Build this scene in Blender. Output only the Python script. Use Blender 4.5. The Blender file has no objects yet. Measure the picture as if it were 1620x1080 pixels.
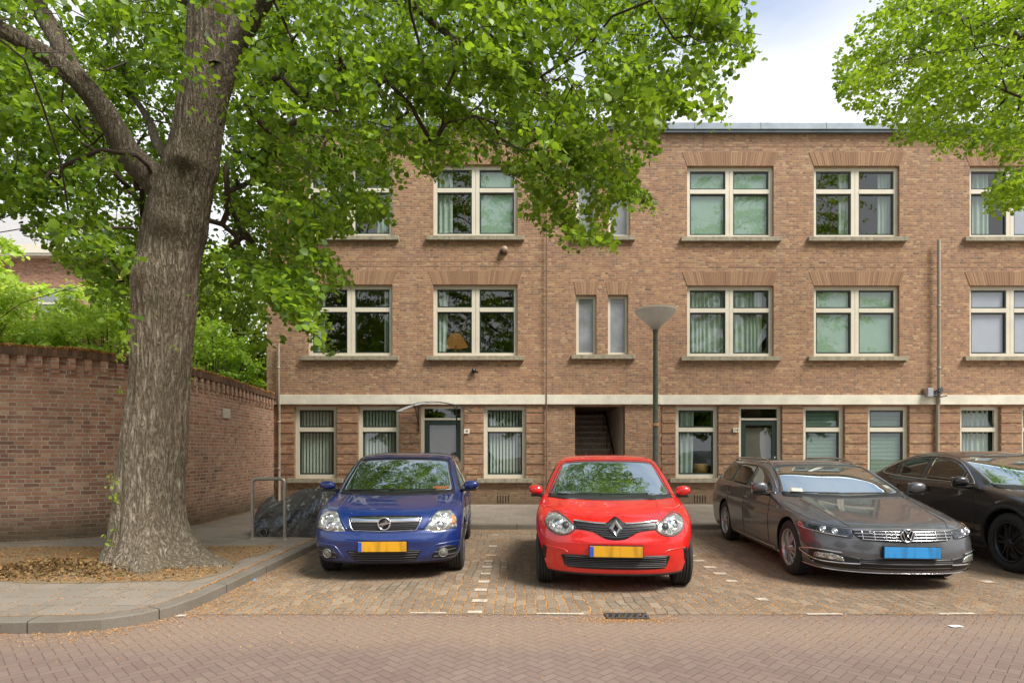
import bpy, bmesh, math, random
import numpy as np
from mathutils import Vector, Matrix, noise as mnoise
from mathutils.bvhtree import BVHTree
random.seed(7); rng = np.random.default_rng(7)
R = math.radians
S = bpy.context.scene
# ------------------------------------------------------------------ camera
# photo pixel (1620x1080) -> world:  principal point px=815, horizon py=712, focal 940 px, eye 1.5 m
CX, HY, F, EYE = 815.0, 712.0, 940.0, 1.5
def wx(px, Y): return (px-CX)*Y/F
def wz(py, Y): return EYE-(py-HY)*Y/F
cd = bpy.data.cameras.new('camera'); cam = bpy.data.objects.new('camera', cd); S.collection.objects.link(cam)
cam.location = (0, 0, EYE); cam.rotation_euler = (R(90), 0, 0)
cd.sensor_width = 36; cd.lens = F/1620*36; cd.clip_end = 600; cd.clip_start = .05
cd.shift_x = -(CX-810)/1620; cd.shift_y = (HY-540)/1620
S.camera = cam
S.render.resolution_x = 1024; S.render.resolution_y = 682
# ------------------------------------------------------------------ world, sun, exposure
SUN_EL, SUN_AZ = R(52), R(125)         # azimuth from +Y clockwise: from the right, a little behind the camera
w = bpy.data.worlds.new('World'); S.world = w; w.use_nodes = True
nt = w.node_tree; nt.nodes.clear()
sky = nt.nodes.new('ShaderNodeTexSky'); sky.sky_type = 'NISHITA'; sky.sun_disc = False
sky.sun_elevation = SUN_EL; sky.sun_rotation = SUN_AZ; sky.dust_density = 2.0; sky.ozone_density = 1.5
tc = nt.nodes.new('ShaderNodeTexCoord'); mp = nt.nodes.new('ShaderNodeMapping'); mp.inputs['Scale'].default_value = (1, 1, 2.6)
nz = nt.nodes.new('ShaderNodeTexNoise'); nz.inputs['Scale'].default_value = 1.6; nz.inputs['Detail'].default_value = 6; nz.inputs['Roughness'].default_value = .55
rp = nt.nodes.new('ShaderNodeValToRGB'); rp.color_ramp.elements[0].position = .36; rp.color_ramp.elements[1].position = .68
sx = nt.nodes.new('ShaderNodeSeparateXYZ')
mr = nt.nodes.new('ShaderNodeMapRange'); mr.inputs['From Min'].default_value = .62; mr.inputs['From Max'].default_value = .44
ad = nt.nodes.new('ShaderNodeMath'); ad.operation = 'ADD'; ad.use_clamp = True
mu = nt.nodes.new('ShaderNodeMath'); mu.operation = 'MULTIPLY'; mu.inputs[1].default_value = .6
mx = nt.nodes.new('ShaderNodeMix'); mx.data_type = 'RGBA'
mx.inputs[7].default_value = (4.5, 4.62, 4.85, 1)
bg = nt.nodes.new('ShaderNodeBackground'); bg.inputs['Strength'].default_value = .10
wo = nt.nodes.new('ShaderNodeOutputWorld')
L = nt.links.new
L(tc.outputs['Generated'], mp.inputs['Vector']); L(mp.outputs[0], nz.inputs['Vector']); L(nz.outputs['Fac'], rp.inputs[0])
L(tc.outputs['Generated'], sx.inputs[0]); L(sx.outputs['Z'], mr.inputs['Value'])
L(rp.outputs[0], mu.inputs[0]); L(mu.outputs[0], ad.inputs[0]); L(mr.outputs[0], ad.inputs[1])
L(ad.outputs[0], mx.inputs[0]); L(sky.outputs[0], mx.inputs[6]); L(mx.outputs[2], bg.inputs['Color']); L(bg.outputs[0], wo.inputs['Surface'])
sd = bpy.data.lights.new('sun', 'SUN'); sd.energy = 2.7; sd.angle = R(22); sd.color = (1, .96, .9)
so = bpy.data.objects.new('sun', sd); S.collection.objects.link(so)
dirv = Vector((math.sin(SUN_AZ)*math.cos(SUN_EL), math.cos(SUN_AZ)*math.cos(SUN_EL), math.sin(SUN_EL)))
so.rotation_euler = (-dirv).to_track_quat('-Z', 'Y').to_euler(); so.location = dirv*60
S.view_settings.view_transform = 'Standard'; S.view_settings.look = 'None'
S.view_settings.exposure = 1.30; S.view_settings.gamma = 1
S.render.engine = 'CYCLES'
# ------------------------------------------------------------------ helpers
def lin(r, g, b):
    f = lambda c: (c/255/12.92) if c/255 <= .04045 else ((c/255+.055)/1.055)**2.4
    return (f(r), f(g), f(b), 1)
class NT:
    def __init__(s, name):
        s.mat = bpy.data.materials.new(name); s.mat.use_nodes = True
        s.t = s.mat.node_tree; s.t.nodes.clear()
        s.out = s.t.nodes.new('ShaderNodeOutputMaterial')
    def new(s, typ, **k):
        n = s.t.nodes.new(typ)
        for a, b in k.items(): setattr(n, a, b)
        return n
    def put(s, inp, v):
        if isinstance(v, bpy.types.NodeSocket): s.t.links.new(v, inp)
        elif v is not None: inp.default_value = v
    def m(s, op, a, b=None, c=None, clamp=False):
        n = s.new('ShaderNodeMath', operation=op, use_clamp=clamp); s.put(n.inputs[0], a)
        if b is not None: s.put(n.inputs[1], b)
        if c is not None: s.put(n.inputs[2], c)
        return n.outputs[0]
    def mix(s, f, a, b, mode='MIX'):
        n = s.new('ShaderNodeMix', data_type='RGBA', blend_type=mode); s.put(n.inputs[0], f); s.put(n.inputs[6], a); s.put(n.inputs[7], b); return n.outputs[2]
    def noise(s, vec, scale, detail=4, rough=.55, dist=0, out='Fac'):
        n = s.new('ShaderNodeTexNoise'); s.put(n.inputs['Vector'], vec); n.inputs['Scale'].default_value = scale
        n.inputs['Detail'].default_value = detail; n.inputs['Roughness'].default_value = rough; n.inputs['Distortion'].default_value = dist
        return n.outputs[out]
    def ramp(s, f, stops, interp='LINEAR'):
        n = s.new('ShaderNodeValToRGB'); s.put(n.inputs[0], f); cr = n.color_ramp; cr.interpolation = interp
        while len(cr.elements) < len(stops): cr.elements.new(.5)
        for e, (p, c) in zip(cr.elements, stops): e.position = p; e.color = c if len(c) == 4 else (*c, 1)
        return n.outputs[0]
    def rng(s, v, a, b, c=0, d=1):
        n = s.new('ShaderNodeMapRange'); s.put(n.inputs[0], v)
        for i, q in enumerate((a, b, c, d)): n.inputs[i+1].default_value = q
        return n.outputs[0]
    def sep(s, v):
        n = s.new('ShaderNodeSeparateXYZ'); s.put(n.inputs[0], v); return n.outputs
    def comb(s, x, y, z=0.0):
        n = s.new('ShaderNodeCombineXYZ'); s.put(n.inputs[0], x); s.put(n.inputs[1], y); s.put(n.inputs[2], z); return n.outputs[0]
    def white(s, vec, out='Value'):
        n = s.new('ShaderNodeTexWhiteNoise', noise_dimensions='3D'); s.put(n.inputs['Vector'], vec); return n.outputs[out]
    def tc(s, o='UV'): return s.new('ShaderNodeTexCoord').outputs[o]
    def pos(s): return s.new('ShaderNodeNewGeometry').outputs['Position']
    def bump(s, h, dist=.01, strength=1, normal=None):
        n = s.new('ShaderNodeBump'); s.put(n.inputs['Height'], h); n.inputs['Distance'].default_value = dist; n.inputs['Strength'].default_value = strength
        if normal is not None: s.put(n.inputs['Normal'], normal)
        return n.outputs[0]
    def pbr(s, col, rough=.7, metal=0, spec=.5, normal=None, coat=0, coat_rough=.03, **extra):
        n = s.new('ShaderNodeBsdfPrincipled'); s.put(n.inputs['Base Color'], col); s.put(n.inputs['Roughness'], rough)
        s.put(n.inputs['Metallic'], metal); s.put(n.inputs['Specular IOR Level'], spec)
        if normal is not None: s.put(n.inputs['Normal'], normal)
        n.inputs['Coat Weight'].default_value = coat; n.inputs['Coat Roughness'].default_value = coat_rough
        for k, v in extra.items(): s.put(n.inputs[k.replace('_', ' ')], v)
        return n.outputs[0]
    def done(s, sh): s.t.links.new(sh, s.out.inputs['Surface']); return s.mat
def simple(name, rgb, rough=.6, metal=0, spec=.5, coat=0, var=.12, scale=12, bump=0.0):
    n = NT(name); p = n.tc('Object'); c = lin(*rgb)
    f = n.noise(p, scale, 5, .6)
    a = tuple(min(1, v*(1-var)) for v in c[:3])+(1,); b = tuple(min(1, v*(1+var)) for v in c[:3])+(1,)
    col = n.ramp(f, [(.3, a), (.7, b)])
    nm = n.bump(n.noise(p, scale*6, 3), .004, bump) if bump else None
    return n.done(n.pbr(col, rough, metal, spec, nm, coat))
def mortar_mask(n, u, v, bw, bh, mw, cross=True):
    """running / cross bond in metres; returns mask(0 brick..1 mortar), col, row, fu, fv"""
    row = n.m('FLOOR', n.m('DIVIDE', v, bh)); odd = n.m('ABSOLUTE', n.m('MODULO', row, 2.0))
    if cross: w_ = n.m('MULTIPLY', n.m('SUBTRACT', 1.0, n.m('MULTIPLY', odd, .5)), bw)
    else: w_ = bw
    if cross: sh = n.m('MULTIPLY', n.m('SUBTRACT', 1.0, odd), n.m('MULTIPLY', n.m('ABSOLUTE', n.m('MODULO', n.m('FLOOR', n.m('MULTIPLY', row, .5)), 2.0)), .5))
    else: sh = n.m('MULTIPLY', odd, .5)
    cu = n.m('ADD', n.m('DIVIDE', u, w_), n.m('ADD', sh, .25)); col = n.m('FLOOR', cu)
    fu = n.m('SUBTRACT', cu, col); fv = n.m('SUBTRACT', n.m('DIVIDE', v, bh), row)
    du = n.m('MULTIPLY', n.m('MINIMUM', fu, n.m('SUBTRACT', 1.0, fu)), w_); dv = n.m('MULTIPLY', n.m('MINIMUM', fv, n.m('SUBTRACT', 1.0, fv)), bh)
    d = n.m('MINIMUM', du, dv)
    return n.rng(d, mw*.62, mw*.38), col, row
def brick_mat(name, ramp, mortar, bw=.21, bh=.0625, mw=.010, rot=False, cross=True, bump=.006, stain=.35, moss=None, wash=None):
    n = NT(name); uv = n.sep(n.tc('UV')); P = n.pos()
    u, v = (uv[1], uv[0]) if rot else (uv[0], uv[1])
    wob = n.noise(P, 5, 2); u = n.m('ADD', u, n.m('MULTIPLY', n.m('SUBTRACT', wob, .5), .012)); 
    wob2 = n.noise(P, 3.3, 2); v = n.m('ADD', v, n.m('MULTIPLY', n.m('SUBTRACT', wob2, .5), .010))
    mask, col, row = mortar_mask(n, u, v, bw, bh, mw, cross)
    rid = n.white(n.comb(col, row, 3.0)); rid2 = n.white(n.comb(row, col, 9.0))
    c = n.ramp(rid, ramp)
    g = n.noise(P, 60, 3, .7)
    c = n.mix(n.rng(g, .35, .75, 0, .35), c, n.mix(.5, c, (.05, .035, .025, 1)))
    c = n.mix(n.m('MULTIPLY', n.m('GREATER_THAN', rid2, .95), .28), c, (.045, .035, .032, 1))
    big = n.noise(P, .55, 5, .6); c = n.mix(n.rng(big, .42, .7, 0, stain), c, n.mix(.55, c, (.06, .045, .032, 1)))
    sv = n.sep(P); streak = n.noise(n.comb(n.m('MULTIPLY', sv[0], 3.0), n.m('MULTIPLY', sv[1], 3.0), n.m('MULTIPLY', sv[2], .25)), 1.0, 4, .6)
    c = n.mix(n.rng(streak, .52, .75, 0, .35), c, n.mix(.5, c, (.40, .33, .25, 1)))
    st2 = n.noise(n.comb(n.m('MULTIPLY', sv[0], 5.0), n.m('MULTIPLY', sv[1], 5.0), n.m('MULTIPLY', sv[2], .4)), 1.0, 5, .65); c = n.mix(n.rng(st2, .56, .74, 0, .4), c, n.mix(.6, c, (.05, .042, .034, 1)))
    mc = n.mix(n.rng(n.noise(P, 8, 4), .3, .7), mortar, tuple(x*.55 for x in mortar[:3])+(1,))
    c = n.mix(mask, c, mc)
    if moss:   # (z0,z1) greenish dirt low on the wall
        f = n.m('MULTIPLY', n.rng(n.m('ADD', sv[2], n.m('MULTIPLY', n.m('SUBTRACT', big, .5), .5)), moss[1], moss[0]), .75)
        c = n.mix(f, c, moss[2])
    h = n.m('ADD', n.m('MULTIPLY', n.m('SUBTRACT', 1.0, mask), 1.0), n.m('ADD', n.m('MULTIPLY', g, .35), n.m('MULTIPLY', rid2, .5)))
    return n.done(n.pbr(c, .88, spec=.25, normal=n.bump(h, bump, .9)))

class MB:
    def __init__(s): s.v = []; s.f = []; s.uv = {}; s.sm = []; s.mi = []; s.cur = 0
    def add(s, vs, fs, smooth=False, uvs=None):
        o = len(s.v); s.v += [tuple(p) for p in vs]
        for k, f in enumerate(fs):
            if uvs is not None: s.uv[len(s.f)] = [uvs[i] for i in f]
            s.f.append(tuple(i+o for i in f)); s.sm.append(smooth); s.mi.append(s.cur)
        return s
    def box(s, x0, x1, y0, y1, z0, z1, mat=None):
        vs = [(x0, y0, z0), (x1, y0, z0), (x1, y1, z0), (x0, y1, z0), (x0, y0, z1), (x1, y0, z1), (x1, y1, z1), (x0, y1, z1)]
        if mat is not None: vs = [mat @ Vector(p) for p in vs]
        return s.add(vs, [(0, 3, 2, 1), (4, 5, 6, 7), (0, 1, 5, 4), (1, 2, 6, 5), (2, 3, 7, 6), (3, 0, 4, 7)])
    def bbox(s, x0, x1, y0, y1, z0, z1, b=.006, mat=None):
        """box with chamfered edges"""
        bm = bmesh.new(); vs = [bm.verts.new(p) for p in [(x0, y0, z0), (x1, y0, z0), (x1, y1, z0), (x0, y1, z0), (x0, y0, z1), (x1, y0, z1), (x1, y1, z1), (x0, y1, z1)]]
        for f in [(0, 3, 2, 1), (4, 5, 6, 7), (0, 1, 5, 4), (1, 2, 6, 5), (2, 3, 7, 6), (3, 0, 4, 7)]: bm.faces.new([vs[i] for i in f])
        bmesh.ops.bevel(bm, geom=bm.edges[:], offset=b, segments=2, profile=.6, affect='EDGES', clamp_overlap=True)
        bm.verts.index_update(); pts = [(mat @ v.co) if mat is not None else v.co.copy() for v in bm.verts]
        s.add(pts, [tuple(v.index for v in f.verts) for f in bm.faces]); bm.free(); return s
    def tube(s, pts, rad, n=8, caps=True, smooth=True):
        pts = [Vector(p) for p in pts]; m = len(pts)
        rad = [rad]*m if not hasattr(rad, '__len__') else list(rad)
        T = []
        for i in range(m):
            t = pts[min(i+1, m-1)]-pts[max(i-1, 0)]; T.append(t.normalized() if t.length > 1e-9 else Vector((0, 0, 1)))
        a = Vector((0, 0, 1)) if abs(T[0].z) < .9 else Vector((1, 0, 0)); nrm = (a-T[0]*a.dot(T[0])).normalized()
        vs = []
        for i in range(m):
            nrm = nrm-T[i]*nrm.dot(T[i]); nrm = nrm.normalized() if nrm.length > 1e-6 else T[i].orthogonal().normalized(); b = T[i].cross(nrm)
            for k in range(n):
                an = 2*math.pi*k/n; vs.append(pts[i]+(nrm*math.cos(an)+b*math.sin(an))*rad[i])
        fs = [(i*n+k, i*n+(k+1) % n, (i+1)*n+(k+1) % n, (i+1)*n+k) for i in range(m-1) for k in range(n)]
        s.add(vs, fs, smooth)
        if caps: s.add([vs[k] for k in range(n)], [tuple(reversed(range(n)))]); s.add(vs[-n:], [tuple(range(n))])
        return s
    def lathe(s, prof, n=32, c=(0, 0, 0), axis='z', smooth=True, closed=False):
        vs = []
        for r, h in prof:
            for k in range(n):
                a = 2*math.pi*k/n; x, y = r*math.cos(a), r*math.sin(a)
                p = (x, y, h) if axis == 'z' else ((h, x, y) if axis == 'x' else (x, h, y)); vs.append((p[0]+c[0], p[1]+c[1], p[2]+c[2]))
        m = len(prof); fs = [(i*n+k, i*n+(k+1) % n, (i+1)*n+(k+1) % n, (i+1)*n+k) for i in range(m-1) for k in range(n)]
        if axis == 'y': fs = [tuple(reversed(f)) for f in fs]
        return s.add(vs, fs, smooth)
    def grid(s, P, smooth=True, uvs=None, close=False):
        """P: rows of points"""
        m, n = len(P), len(P[0]); vs = [p for row in P for p in row]
        fs = [(i*n+j, i*n+(j+1) % n, (i+1)*n+(j+1) % n, (i+1)*n+j) for i in range(m-1) for j in range(n if close else n-1)]
        return s.add(vs, fs, smooth, None if uvs is None else [q for row in uvs for q in row])
    def mesh(s, name, mats):
        me = bpy.data.meshes.new(name); me.from_pydata([tuple(v) for v in s.v], [], s.f)
        for m in (mats if isinstance(mats, (list, tuple)) else [mats]): me.materials.append(m)
        me.polygons.foreach_set('use_smooth', s.sm); me.polygons.foreach_set('material_index', s.mi)
        uvl = me.uv_layers.new(name='UVMap'); V = me.vertices
        for p in me.polygons:
            q = s.uv.get(p.index)
            if q is not None:
                for li, c in zip(p.loop_indices, q): uvl.data[li].uv = c
            else:
                nx, ny, nz_ = map(abs, p.normal)
                for li in p.loop_indices:
                    co = V[me.loops[li].vertex_index].co
                    uvl.data[li].uv = (co.x, co.z) if ny >= nx and ny >= nz_ else ((co.y, co.z) if nx >= nz_ else (co.x, co.y))
        me.update(); return me
    def build(s, name, mats, parent=None, **kw):
        o = bpy.data.objects.new(name, s.mesh(name, mats)); S.collection.objects.link(o)
        if parent is not None: o.parent = parent
        if kw: tag(o, **kw)
        return o
def tag(o, label=None, cat=None, group=None, kind=None):
    if label: o['label'] = label
    if cat: o['category'] = cat
    if group: o['group'] = group
    if kind: o['kind'] = kind
    return o
def empty(name, loc=(0, 0, 0), rz=0, **kw):
    o = bpy.data.objects.new(name, None); S.collection.objects.link(o); o.location = loc; o.rotation_euler = (0, 0, rz); o.empty_display_size = .2
    if kw: tag(o, **kw)
    return o
def copy_tree(o, parent=None):
    c = o.copy(); S.collection.objects.link(c)
    if parent is not None: c.parent = parent
    for ch in list(o.children): copy_tree(ch, c)
    return c
def cr(ctrl, per=8):
    C = np.array(ctrl, float); n = len(C); out = []
    for i in range(n-1):
        p0, p1, p2, p3 = C[max(i-1, 0)], C[i], C[i+1], C[min(i+2, n-1)]
        for k in range(per):
            t = k/per; out.append(.5*((2*p1)+(-p0+p2)*t+(2*p0-5*p1+4*p2-p3)*t*t+(-p0+3*p1-3*p2+p3)*t**3))
    out.append(C[-1]); return np.array(out)
def fn(p, s=1.0, o=0.0): return mnoise.noise(Vector((p[0]*s+o, p[1]*s-o, p[2]*s+o*.7)))

# ------------------------------------------------------------------ materials
BR = [(0, lin(136, 106, 86)), (.2, lin(152, 113, 89)), (.42, lin(163, 122, 93)), (.62, lin(174, 134, 98)), (.8, lin(156, 112, 89)), (.92, lin(180, 144, 106)), (1, lin(184, 150, 116))]
MOR = lin(170, 154, 132)
m_brick = brick_mat('facade_brick', BR, MOR, bw=.175, bh=.06, mw=.012, moss=(.1, .9, lin(96, 84, 66)))
m_soldier = brick_mat('soldier_brick', [(0, lin(140, 100, 74)), (1, lin(176, 132, 98))], MOR, rot=True, cross=False, moss=None, stain=.2)
GW = [(0, lin(138, 98, 80)), (.3, lin(166, 118, 94)), (.6, lin(180, 130, 102)), (.85, lin(172, 132, 106)), (1, lin(196, 154, 124))]
m_garden = brick_mat('garden_wall_brick', GW, lin(190, 178, 158), bh=.066, mw=.015, moss=(.22, .62, lin(78, 72, 56)))
m_coping = brick_mat('coping_brick', [(0, lin(80, 62, 48)), (1, lin(126, 92, 68))], lin(110, 96, 76), rot=True, cross=False)
m_conc = simple('painted_concrete_band', (212, 206, 188), .8, var=.12, scale=3, bump=.3)
m_sill = simple('stone_sill', (142, 134, 114), .85, var=.35, scale=9, bump=.5)
m_frame = simple('cream_frame_paint', (203, 196, 177), .5, var=.07, scale=3)
m_sash = simple('dark_green_sash_paint', (36, 50, 44), .35, var=.1)
m_zinc = simple('zinc_coping', (128, 136, 142), .45, .6, var=.2, scale=2)
m_dark = simple('dark_void', (22, 20, 19), .9)
m_room = simple('room_paint', (96, 88, 78), .9)
m_rubber = simple('black_rubber', (30, 30, 31), .75, var=.2, bump=.3)
m_blackpl = simple('black_plastic', (24, 24, 25), .45, var=.15)
m_chrome = simple('chrome_metal', (215, 215, 218), .14, 1, var=.02)
m_alloy = simple('silver_alloy', (176, 176, 178), .3, .85, var=.05)
m_darkalloy = simple('dark_alloy', (62, 62, 64), .35, .8, var=.05)
m_steel = simple('galvanised_steel', (165, 158, 146), .4, .7, var=.12)
m_pole = simple('green_grey_pole_paint', (84, 92, 78), .7, var=.25, scale=8, bump=.3)
m_pipe = simple('grey_pipe', (158, 148, 134), .6, var=.12, scale=4)
m_interior = simple('car_interior', (40, 44, 42), .8)
def glass(name, tint, gl, rough=.01):
    n = NT(name); lw = n.new('ShaderNodeLayerWeight'); lw.inputs[0].default_value = .5; fz_ = n.m('ADD', .04, n.m('MULTIPLY', .96, n.m('POWER', lw.outputs['Facing'], 5.0)))
    P = n.pos(); nm = n.bump(n.noise(P, .9, 1, .4), .02, .25)
    g = n.new('ShaderNodeBsdfGlossy'); g.inputs['Roughness'].default_value = rough; n.put(g.inputs['Normal'], nm)
    t = n.new('ShaderNodeBsdfTransparent'); t.inputs['Color'].default_value = tint
    mxs = n.new('ShaderNodeMixShader'); n.put(mxs.inputs[0], n.m('ADD', fz_, gl, clamp=True)); n.put(mxs.inputs[1], t.outputs[0]); n.put(mxs.inputs[2], g.outputs[0])
    return n.done(mxs.outputs[0])
m_glass = glass('window_glass', (.86, .93, .89, 1), .10)
m_autoglass_d = None
def autoglass(name, base, gl):
    n = NT(name); d = n.new('ShaderNodeBsdfDiffuse'); d.inputs['Color'].default_value = base
    g = n.new('ShaderNodeBsdfGlossy'); g.inputs['Roughness'].default_value = .02; g.inputs['Color'].default_value = (.9, .97, .95, 1)
    lw = n.new('ShaderNodeLayerWeight'); lw.inputs[0].default_value = .5; fz_ = n.m('ADD', .04, n.m('MULTIPLY', .96, n.m('POWER', lw.outputs['Facing'], 5.0)))
    x = n.new('ShaderNodeMixShader'); n.put(x.inputs[0], n.m('ADD', fz_, gl, clamp=True)); n.put(x.inputs[1], d.outputs[0]); n.put(x.inputs[2], g.outputs[0])
    return n.done(x.outputs[0])
m_screen = autoglass('windscreen_glass', lin(38, 50, 46), .54)
m_sidegl = autoglass('side_window_glass', lin(20, 23, 22), .09)
def curtain_mat(name, a, b):
    n = NT(name); P = n.tc('Object'); c = n.mix(n.noise(P, 3, 3), lin(*a), lin(*b))
    d = n.pbr(c, .9, spec=.1); t = n.new('ShaderNodeBsdfTranslucent'); n.put(t.inputs[0], c)
    x = n.new('ShaderNodeMixShader'); x.inputs[0].default_value = .3; n.put(x.inputs[1], d); n.put(x.inputs[2], t.outputs[0]); return n.done(x.outputs[0])
m_curt = curtain_mat('net_curtain', (205, 215, 205), (170, 185, 175))
m_blind = curtain_mat('blind_or_sky_panel', (186, 208, 194), (164, 188, 174))
m_lilac = curtain_mat('lilac_sky_reflection', (225, 220, 235), (205, 200, 218))  # lilac white paints a bright sky reflection as a panel behind the glass
def paint(name, rgb, metal=.0, fleck=.3, rough=.35, dirt=.12):
    n = NT(name); P = n.tc('Object'); c = lin(*rgb)
    fl = n.noise(P, 900, 1, .5); lighter = tuple(min(1, x*1.8+.02) for x in c[:3])+(1,)
    col = n.mix(n.rng(fl, .55, .8, 0, fleck), c, lighter)
    d = n.noise(P, 7, 6, .7); col = n.mix(n.rng(d, .55, .85, 0, dirt), col, lin(150, 135, 110))
    sp = n.noise(P, 120, 2, .5); col = n.mix(n.rng(sp, .70, .76, 0, dirt*2.2), col, lin(170, 160, 135))
    nm = n.bump(n.noise(P, 6, 1, .4), .01, .12)
    return n.done(n.pbr(col, n.rng(d, .3, .8, rough, rough+.15), metal, .5, coat=1, coat_rough=.04, normal=nm))
m_blue = paint('blue_car_paint', (8, 42, 108), .15, .15)
m_red = paint('red_car_paint', (206, 20, 14), 0, .0, dirt=.06, rough=.25)
m_grey = paint('grey_car_paint', (92, 92, 94), .6, .4, dirt=.10)
m_black = paint('black_car_paint', (26, 22, 24), .2, .3, dirt=.04)
def lens_mat(name, rgb):
    n = NT(name); P = n.tc('Object'); v = n.new('ShaderNodeTexVoronoi'); n.put(v.inputs['Vector'], P); v.inputs['Scale'].default_value = 26
    c = n.ramp(v.outputs['Distance'], [(0, lin(*rgb)), (.45, lin(*[x*.62 for x in rgb])), (.8, lin(*[min(255, x*1.15) for x in rgb]))])
    nm = n.bump(v.outputs['Distance'], .006, .6)
    return n.done(n.pbr(c, .22, .55, .5, nm, coat=1, coat_rough=.02))
m_lens = lens_mat('headlight_lens', (205, 208, 200)); m_lensd = lens_mat('dark_headlight_lens', (62, 65, 70))
m_amber = simple('amber_lens', (196, 130, 74), .2, 0, coat=1)
m_redlens = simple('red_lens', (150, 30, 26), .2, 0, coat=1)
def plate_mat(name, rgb):
    n = NT(name); P = n.sep(n.tc('Object')); f = n.noise(n.comb(n.m('MULTIPLY', P[0], 1.0), 0.0, n.m('MULTIPLY', P[2], .2)), 17, 0, .4)
    c = n.mix(n.rng(f, .40, .68, 0, .5), lin(*rgb), lin(*[x*.55 for x in rgb])); return n.done(n.pbr(c, .5))
m_plateY = plate_mat('yellow_plate', (214, 156, 24)); m_plateB = plate_mat('blue_plate', (52, 150, 214)); m_eu = simple('blue_plate_band', (40, 84, 190), .5)

# leaves
def leaf_mat(name, dark, mid, light, tr=.5):
    n = NT(name); g = n.new('ShaderNodeNewGeometry'); r = g.outputs['Random Per Island']
    P = g.outputs['Position']; big = n.noise(P, .8, 3); f = n.m('ADD', n.m('MULTIPLY', r, .7), n.m('MULTIPLY', big, .4), clamp=True)
    c = n.ramp(f, [(.1, lin(*dark)), (.5, lin(*mid)), (.95, lin(*light))])
    d = n.pbr(c, .45, spec=.35); t = n.new('ShaderNodeBsdfTranslucent')
    n.put(t.inputs[0], n.mix(.5, c, lin(min(255, light[0]*1.15), min(255, light[1]*1.12), light[2]*.5)))
    x = n.new('ShaderNodeMixShader'); x.inputs[0].default_value = tr; n.put(x.inputs[1], d); n.put(x.inputs[2], t.outputs[0]); return n.done(x.outputs[0])
m_leaf = leaf_mat('lime_leaf', (42, 66, 22), (86, 120, 36), (146, 176, 56), .48)
m_leafR = leaf_mat('bright_lime_leaf', (70, 104, 28), (108, 144, 40), (158, 186, 62), .52)
m_leafS = leaf_mat('shrub_leaf', (110, 146, 48), (150, 184, 72), (200, 218, 112), .5)
def bark_mat():
    n = NT('furrowed_bark'); P = n.tc('Object'); s = n.sep(P)
    V = n.comb(n.m('MULTIPLY', s[0], 1.0), n.m('MULTIPLY', s[1], 1.0), n.m('MULTIPLY', s[2], .16))
    V2 = n.comb(n.m('MULTIPLY', s[0], 1.0), n.m('MULTIPLY', s[1], 1.0), n.m('MULTIPLY', s[2], .3))
    r = n.m('ABSOLUTE', n.m('SUBTRACT', n.noise(V, 20, 4, .6, .35), .5)); r2 = n.noise(V2, 70, 4, .7); big = n.noise(P, 2.2, 5, .65); rb = n.m('ABSOLUTE', n.m('SUBTRACT', n.noise(V2, 26, 3, .6, .4), .5))
    h = n.m('ADD', n.m('MINIMUM', n.m('MULTIPLY', r, 6.0), 1.0), n.m('ADD', n.m('MULTIPLY', n.m('MINIMUM', n.m('MULTIPLY', rb, 8.0), 1.0), .45), n.m('MULTIPLY', r2, .4)))
    c = n.ramp(n.m('MULTIPLY', h, .55), [(.08, lin(104, 92, 76)), (.33, lin(148, 134, 113)), (.60, lin(178, 164, 142)), (.95, lin(204, 193, 172))])
    c = n.mix(n.rng(big, .55, .72, 0, .55), c, lin(92, 96, 62))
    c = n.mix(n.rng(n.noise(P, 14, 4, .7), .64, .74, 0, .6), c, lin(188, 182, 164))
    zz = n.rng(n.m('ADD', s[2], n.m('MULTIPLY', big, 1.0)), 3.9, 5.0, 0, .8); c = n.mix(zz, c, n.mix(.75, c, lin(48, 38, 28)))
    return n.done(n.pbr(c, .92, spec=.15, normal=n.bump(h, .03, 1.0)))
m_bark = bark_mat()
m_twig = simple('twig_bark', (62, 50, 38), .9, var=.25, bump=.5)
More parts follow.
